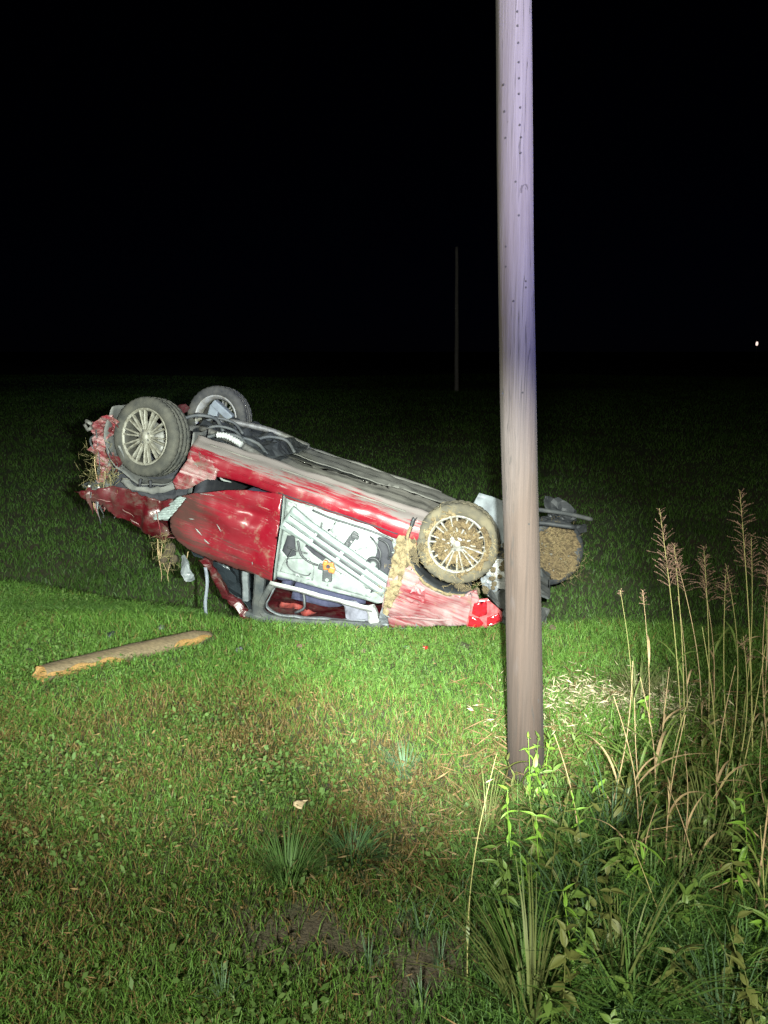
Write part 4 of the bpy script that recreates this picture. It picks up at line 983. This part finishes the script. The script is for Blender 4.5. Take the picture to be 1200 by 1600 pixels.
# dead thatch: straw lying flat, thick right of the pole
def straw_at(cx, cy, sx, sy, n_, L, colr):
    p = np.stack([rng.normal(cx, sx, n_), rng.normal(cy, sy, n_)], 1); p = p[keep(p)]; k = len(p)
    a = rng.uniform(0, 3.1416, k); l = L * (.4 + rng.random(k)); z = gz(p[:, 0], p[:, 1]) + .02 + .10 * rng.random(k) ** 1.6
    d = np.stack([np.cos(a) * l, np.sin(a) * l, rng.normal(0, .30, k) * l], 1); wv = np.stack([-np.sin(a), np.cos(a), rng.normal(0, .8, k)], 1) * .0022
    c = np.stack([p[:, 0], p[:, 1], z], 1); V = np.stack([c - d, c + wv, c + d, c - wv], 1).reshape(-1, 3)
    i = (np.arange(k) * 4)[:, None, None]; F = (np.array([[0, 1, 2], [0, 2, 3]])[None] + i).reshape(-1, 3)
    return V, F, np.repeat(colr * (.6 + .8 * rng.random((k, 1))), 4, 0)
S = [straw_at(1.40, 4.02, .30, .24, 6500, .026, np.array([[.42, .36, .23]])), straw_at(1.25, 3.2, .45, .55, 5000, .07, np.array([[.18, .115, .055]])), straw_at(.35, 2.9, .35, .3, 900, .03, np.array([[.15, .11, .055]])), straw_at(-.9, 3.4, 1.1, .8, 6000, .014, np.array([[.16, .105, .045]]))]
V, F, C, o_ = [], [], [], 0
for a_, b_, c_ in S: V.append(a_); F.append(b_ + o_); C.append(c_); o_ += len(a_)
tag(fast('dead_thatch', np.vstack(V), np.vstack(F), 'straw', np.vstack(C)), 'pale dead straw lying in the turf around the pole foot', 'straw', kind='stuff')

# ------------------------------------------------------------------ single plants of the verge
def ribbon(base, dir_a, L, w, rise, droop, n=9, fold=.25):
    rows = []
    d = np.array([math.cos(dir_a), math.sin(dir_a), 0]); s = np.array([-d[1], d[0], 0])
    for i in range(n):
        t = i / (n - 1); c = np.array(base) + d * L * (t * (1 - rise) + .55 * t * t * rise) + np.array([0, 0, 1]) * L * (rise * 1.05 * t - droop * t ** 2.2)
        ww = w * .5 * (math.sin(min(1, t * 3 + .25) * math.pi / 2)) * (1 - t ** 2.5) + .0004
        rows.append([tuple(c - s * ww), tuple(c - np.array([0, 0, ww * fold])), tuple(c + s * ww)])
    return grid(rows)

def stem_path(base, tip, bow, n=16):
    b = np.array(base); t = np.array(tip); out = []
    for s in np.linspace(0, 1, n): out.append(b + (t - b) * s + np.array([bow, bow * .5, 0]) * math.sin(s * math.pi) )
    return np.array(out)

def panicle_mesh(path, size, dens, seed):
    rnd = random.Random(seed); parts = []; L = np.linalg.norm(path[-1] - path[0])
    nn = int(dens)
    for k in range(nn):
        t = (k / nn) ** .9; i = t * (len(path) - 1); a = int(i); c = path[a] * (1 - (i - a)) + path[min(a + 1, len(path) - 1)] * (i - a)
        for b in range(3 if t < .8 else 2):
            g = rnd.uniform(0, 6.283); ln = size * (1 - t) ** .6 * rnd.uniform(.3, 1.25) + .012; up = rnd.uniform(.35, 1.5)
            d = np.array([math.cos(g), math.sin(g), up]); d /= np.linalg.norm(d); e = c + d * ln - np.array([0, 0, .35 * ln * ln / size])
            mid = (c + e) / 2 + np.array([0, 0, .08 * ln])
            parts.append(tube([c, mid, e], [.0009, .0007, .0005], 3, False))
            for q in range(max(3, int(ln / .010))):
                s = rnd.uniform(.25, 1.08) ** .7; pt = c * (1 - s) ** 2 + 2 * mid * s * (1 - s) + e * s * s
                dd = d + np.array([rnd.uniform(-.5, .5), rnd.uniform(-.5, .5), rnd.uniform(-.2, .4)]); dd /= np.linalg.norm(dd); l = rnd.uniform(.005, .010)
                sd = np.cross(dd, (0, 0, 1.)); sd /= np.linalg.norm(sd) + 1e-6; sd *= .0018; ud_ = np.cross(dd, sd)
                parts.append(([pt, pt + dd * l * .5 + sd, pt + dd * l, pt + dd * l * .5 - sd, pt + dd * l * .5 + ud_], [(0, 1, 4), (1, 2, 4), (2, 3, 4), (3, 0, 4), (0, 3, 2, 1)]))
    return join(parts)

def tall_grass(bx, by, tx, ty, tz, head, size, dens, label, group, leaves=4, seed=0, dry=False, cat='grass plant', bow=.02, r=.0032):
    rnd = random.Random(seed); bz = float(gz(bx, by)); root = empty('tall_grass', (bx, by, bz)); tag(root, label, cat, group)
    path = stem_path((0, 0, -.02), (tx - bx, ty - by, tz - bz), bow, 24)
    add('stem', *tube(path, np.linspace(r, .0011, 24), 6), 'stalk_dry' if dry else 'stalk', root)
    if head:
        k = int(24 * (1 - head / np.linalg.norm(path[-1] - path[0]))); hp_ = path[max(k, 0):]
        add('panicle', *panicle_mesh(hp_, size, dens, seed), 'seed', root, False)
    for j in range(leaves):
        s = rnd.uniform(.05, .55); i = int(s * 23); g = rnd.uniform(0, 6.283)
        add('leaf', *ribbon(path[i], g, rnd.uniform(.22, .5), rnd.uniform(.007, .014), rnd.uniform(.55, .9), rnd.uniform(.3, .8)), 'stalk_dry' if dry and j % 2 else 'long_leaf', root, True)
    return root

GR = 'tall seed-headed grasses on the verge'
tall_grass(1.585, 3.72, 1.375, 3.76, 1.32, .40, .115, 24, 'tall grass stalk with a wide open reddish seed head, standing alone by the pole', GR, 3, 1)
tall_grass(1.60, 3.74, 1.47, 3.78, 1.13, .17, .085, 14, 'shorter stalk with a compact reddish seed head leaning beside the wide-headed stalk', GR, 2, 2)
tall_grass(1.90, 3.60, 1.72, 3.66, 1.43, .42, .105, 22, 'tallest grass stalk with long narrow reddish seed head at the verge', GR, 4, 3, r=.0042)
tall_grass(1.76, 3.82, 1.655, 3.86, 1.10, .26, .085, 20, 'dark feathery seed head between the two tallest grass stalks', GR, 3, 4)
tall_grass(2.02, 3.62, 1.90, 3.55, 1.22, .34, .10, 20, 'drooping reddish grass plume by the tallest stalk', GR, 4, 5)
tall_grass(2.05, 3.40, 1.80, 3.42, 1.05, .24, .08, 16, 'bent grass stalk with a loose brown plume among the weeds', GR, 4, 6, True, bow=-.06)
for i in range(11):
    bx = random.uniform(1.62, 2.25); by = random.uniform(3.25, 4.1); hh = random.uniform(.70, 1.22); hd = random.uniform(.12, .30); k = i % 2
    tall_grass(bx, by, bx - random.uniform(.0, .25), by + random.uniform(-.1, .1), hh, hd, random.uniform(.05, .10), int(hd * 55), ('tall ' if hh > .95 else 'medium-height ') + ('tan dry grass stalk with a ' if k else 'greenish grass stalk with a ') + ('long' if hd > .2 else 'short') + ' brown seed head in the clump at the field edge', GR, 4, 200 + i, bool(k), bow=random.uniform(-.06, .06))
TH = 'thin bare stalks beside the pole'
tall_grass(1.42, 4.02, 1.30, 4.05, .80, .06, .02, 5, 'thin green stalk with a small spike, right of the pole', TH, 2, 7, r=.0022)
tall_grass(1.43, 3.80, 1.335, 3.80, .88, .10, .018, 7, 'thin straw-coloured stalk with side spikes, right of the pole', TH, 2, 8, True, r=.0025)
tall_grass(1.36, 3.60, 1.43, 3.62, .42, .08, .022, 6, 'short dry stalk with a small forked tip by the straw patch', TH, 2, 9, True, r=.002)
tall_grass(1.72, 4.0, 1.60, 4.0, .78, .0, .02, 5, 'bare leaning brown stalk behind the straw patch', TH, 2, 10, True, r=.0022)
SH = 'tangled stalks at the edge of the verge'
for i in range(30):
    bx = random.uniform(.92, 1.85); by = random.uniform(2.3, 3.55); hh = random.uniform(.35, .85); dry = random.random() < .55
    tall_grass(bx, by, bx + random.uniform(-.18, .12), by + random.uniform(-.1, .1), hh, .0, .05, 10, ('tall ' if hh > .6 else 'short ') + ('dry brown stalk with withered leaves' if dry else 'green stalk with long narrow leaves') + ' in the tangled weeds beside the pole', SH, 5, 20 + i, dry, 'stalk', random.uniform(-.05, .05), .0035)
# long single stalks crossing the foreground
tall_grass(.28, 2.18, .42, 2.62, .62, .0, .05, 8, 'long thin pale green stem arching up in front of the pole', None, 1, 41, r=.0028, bow=-.04)
tall_grass(.80, 2.75, .70, 2.9, .55, .0, .05, 8, 'long yellow-brown stem rising just right of the pole foot', None, 1, 42, True, r=.003, bow=.03)
tall_grass(.75, 2.95, 1.12, 2.65, .30, .0, .05, 8, 'broken dry stem leaning sideways across the weeds right of the pole', None, 0, 43, True, r=.0036, bow=.0)
tall_grass(1.30, 2.35, 1.62, 2.9, .85, .0, .05, 8, 'thick dry cane slanting out of the weeds at the verge', None, 2, 44, True, r=.005, bow=.0)

# broad-leaved weeds
def leaf_mesh(wd=.30):
    rows = []
    for i in range(7):
        t = i / 6; w_ = wd * math.sin(math.pi * min(1, t * 1.02 + .02) ** .75) * (1 - .25 * t); z = -.28 * t * t
        rows.append([(t, -w_, z + .09 * w_), (t, -w_ * .5, z + .02), (t, 0, z - .03), (t, w_ * .5, z + .02), (t, w_, z + .09 * w_)])
    return grid(rows)
LV, LF = leaf_mesh(.26); NV, NF = leaf_mesh(.13)
protos = {}
def weed(bx, by, h_, n_, size, mat, label, group, seed, leanx=0.0):
    rnd = random.Random(seed); bz = float(gz(bx, by)); root = empty('leafy_weed', (bx, by, bz)); tag(root, label, 'weed', group)
    path = stem_path((0, 0, -.02), (leanx, rnd.uniform(-.05, .05), h_), rnd.uniform(-.03, .03), 14)
    add('stem', *tube(path, np.linspace(.0035, .0012, 14), 6), mat, root)
    for k in range(n_):
        t = min(1, .25 + .75 * (k // 2 + .5) / (n_ / 2 - .5)); i = min(13, int(t * 13)); g = (k % 2) * math.pi + (k // 2) * 1.3 + rnd.uniform(-.4, .4)
        nar = seed % 2
        if (mat, nar) not in protos:
            o = add('leaf', NV if nar else LV, NF if nar else LF, mat, root); protos[(mat, nar)] = o
        else:
            o = protos[(mat, nar)].copy(); col.objects.link(o); o.parent = root
        s = size * rnd.uniform(.6, 1.15) * (1.1 - .4 * t) * (1.25 if nar else 1); o.scale = (s, s * rnd.uniform(.75, 1.1), s * rnd.uniform(.6, 2.0))
        o.location = path[i]; o.rotation_euler = (rnd.uniform(-.6, .6), rnd.uniform(-.5, .8) - (.7 if k >= n_ - 4 else 0), g)
WG = 'leafy weeds in the verge'
weed(1.405, 3.86, .24, 12, .075, 'leaf_bright', 'bright lime-green leafy weed catching the light by the straw patch', None, 60)  # beam light on these leaves is put into the brighter leaf colour
weed(.62, 2.55, .34, 12, .085, 'leaf_olive', 'weed with large drooping olive leaves in front of the pole foot', None, 61, .02)
weed(.80, 3.35, .24, 12, .075, 'leaf_bright', 'bright green weed touching the right side of the pole foot', None, 62)
weed(.95, 3.5, .22, 12, .07, 'leaf', 'low green weed between the pole foot and the straw patch', None, 63)
def look(h_, size, mat): return ('tall' if h_ > .28 else 'low') + ' weed with ' + ('large ' if size > .078 else 'small ') + {'leaf': 'mid-green', 'leaf_olive': 'olive-brown', 'leaf_bright': 'yellow-green'}[mat] + ' leaves'
for i in range(54):
    h_ = random.uniform(.16, .42); s_ = random.uniform(.055, .10); m_ = ['leaf', 'leaf_olive', 'leaf', 'leaf', 'leaf_olive', 'leaf_bright'][i % 6]
    weed(random.uniform(.50, 1.50), random.uniform(1.85, 2.75), h_, 16, s_, m_, look(h_, s_, m_) + ' in the dense growth on the near bank', WG, 70 + i, random.uniform(-.08, .08))
for i in range(16):
    h_ = random.uniform(.15, .36); s_ = random.uniform(.05, .09); m_ = ['leaf_olive', 'leaf'][i % 2]
    weed(random.uniform(.85, 1.95), random.uniform(2.7, 3.7), h_, 12, s_, m_, look(h_, s_, m_) + ' under the tall seed-headed grasses', 'weeds under the tall grasses', 120 + i, random.uniform(-.08, .08))

for i in range(14):
    h_ = random.uniform(.18, .36); s_ = random.uniform(.05, .085); m_ = ['leaf', 'leaf_olive', 'leaf_bright'][i % 3]
    weed(random.uniform(.62, 1.2), random.uniform(2.7, 3.3), h_, 14, s_, m_, look(h_, s_, m_) + ' crowding the foot of the pole', 'weeds at the pole foot', 160 + i, random.uniform(-.08, .08))
# tussocks: one mesh of long blades each
def tussock(bx, by, n_, h_, colr, label, group=None, spread=.05, lean=1.0):
    a = rng.uniform(0, 6.283, n_); r_ = spread * np.sqrt(rng.random(n_)); p = np.stack([r_ * np.cos(a), r_ * np.sin(a)], 1)
    hh = h_ * (.5 + .6 * rng.random(n_)); w_ = (.003 + .003 * rng.random(n_)) * (1 + max(0, h_ - .2) * 3); L = lean * (.3 + .9 * rng.random(n_)); V = []; F = []; C = []
    o_ = 0; wx, wy = rng.normal(0, .25, 2)
    for k in range(n_):
        d = np.array([math.cos(a[k]) + wx, math.sin(a[k]) + wy, 0]); s = np.array([-math.sin(a[k]), math.cos(a[k]), 0]) * w_[k] * .5; b = np.array([p[k, 0], p[k, 1], -.01])
        for i, t in enumerate((0, .35, .7, 1)):
            c = b + d * L[k] * hh[k] * t ** 1.7 + np.array([0, 0, hh[k] * (t - .45 * L[k] * t ** 2.4)])
            f_ = 1 - .9 * t ** 2; V += [c - s * f_, c + s * f_]
        for i in range(3): q = o_ + i * 2; F += [(q, q + 1, q + 3), (q, q + 3, q + 2)]
        C += [np.array(colr) * rng.uniform(.7, 1.35)] * 8; o_ += 8
    o = fast('grass_tussock', np.array(V), np.array(F), 'grass', np.array(C)); o.location = (bx, by, float(gz(bx, by)))
    tag(o, label, 'grass tussock', group); return o
tussock(-.38, 2.72, 260, .19, (.085, .155, .045), 'rounded pale green grass tussock beside the bare soil', None, .07)
tussock(-.13, 2.86, 240, .19, (.065, .130, .052), 'blue-green drooping grass tussock between the pale tussock and the pole', None, .07)
tussock(.10, 3.55, 120, .14, (.10, .17, .09), 'small pale tussock left of the pole foot', None, .06)
for i, (bx, by) in enumerate([(.14, 2.42), (.06, 2.52), (.20, 2.30), (-.05, 2.28), (.30, 2.6), (-.52, 2.12), (.12, 2.12), (.36, 2.38)]):
    tussock(bx, by, 22, random.uniform(.10, .20), (.10, .165, .09), 'sparse spiky pale grass tuft in the dark wet soil', 'spiky tufts in the wet soil', .03, .55)
for i in range(20):
    hh = random.uniform(.22, .48); k = i % 3
    tussock(random.uniform(.42, 1.6), random.uniform(1.9, 3.3), 60, hh, [(.075, .135, .03), (.12, .14, .045), (.07, .125, .06)][k], ('tall ' if hh > .35 else 'short ') + ['fresh green', 'yellowish', 'blue-green'][k] + ' grass clump among the bank weeds', 'grass clumps among the weeds', .05, .8)
for i, (bx, by) in enumerate([(.66, 3.24), (.72, 3.14), (.60, 3.12), (.80, 3.22)]):
    tussock(bx, by, 24, random.uniform(.16, .30), (.085, .15, .04), 'slender upright grass clump at the pole foot', 'clumps at the pole foot', .03, .4)
for i in range(5):
    tussock(random.uniform(1.35, 2.2), random.uniform(3.6, 4.4), 70, random.uniform(.2, .34), (.14, .16, .06), 'yellow-green grass clump behind the straw patch', 'clumps behind the straw', .05, .7)

# ------------------------------------------------------------------ small litter
def litter(name, x, y, s, mat, label, cat, seed, flat=.6):
    v, f = clod_mesh(seed); o = add(name, v, f, mat, None, False); o.location = (x, y, float(gz(x, y)) + s * flat * .5); o.scale = (s, s * .8, s * flat); o.rotation_euler = (0, 0, seed)
    return tag(o, label, cat)
litter('soil_lump', -.28, 3.36, .035, 'soil', 'small dark soil lump on the lawn left of the pole', 'soil lump', 3)
litter('plastic_shard', -2.04, 5.44, .05, 'black_plastic', 'small black plastic shard in the grass beside the broken timber', 'debris', 5, .8)
litter('turf_clod', .58, 5.30, .07, 'soil', 'dark torn turf clod between the tail light and the pole', 'turf clod', 8)
litter('stone', .17, 5.36, .03, 'grey_plate', 'small pale stone in the grass below the rear wheel', 'stone', 9)
litter('glove_shard', .62, 5.22, .018, 'white_plastic', 'tiny white plastic chip beside the pole', 'debris', 10).name = 'plastic_chip'
DB = 'bits of the wreck in the grass'
for k, (x, y, sz, mt, lb) in enumerate([(-1.05, 5.25, .030, 'black_plastic', 'small black plastic shard in the grass below the window pillar'), (-.62, 5.32, .022, 'pink_torn', 'small red paint flake in the grass below the rear door'), (.93, 5.30, .030, 'soil', 'dark soil crumb right of the pole behind the straw'), (1.12, 5.42, .040, 'soil', 'flat soil clod beside the torn-off wheel'), (1.30, 5.62, .032, 'dry_mud', 'tan mud clod lying past the torn-off wheel'), (.30, 5.25, .020, 'lens', 'red lens splinter in the grass below the tail light'), (-.15, 5.22, .022, 'dry_mud', 'tan mud crumb in the grass under the quarter panel'), (-1.72, 5.62, .030, 'dusty_plastic', 'grey plastic fragment beyond the end of the broken timber'), (-2.5, 5.1, .022, 'soil', 'dark soil crumb left of the broken timber')]):
    o = litter({'soil': 'soil_lump', 'dry_mud': 'mud_clod', 'lens': 'lens_splinter', 'pink_torn': 'paint_flake'}.get(mt, 'plastic_shard'), x, y, sz, mt, lb, 'debris', 20 + k, .7); o['group'] = DB; o.location.z += .035
v, f = leaf_mesh(); o = add('dead_leaf', crumple([(p[0] * .07, p[1] * .09, p[2] * .05) for p in v], .01, 30, 3), f, 'dead_leaf', None, True, solid=.001)
o.location = (-.41, 3.15, float(gz(-.41, 3.15)) + .06); o.rotation_euler = (.3, -.2, .6); tag(o, 'curled pale dead leaf lying on the lawn', 'dead leaf')
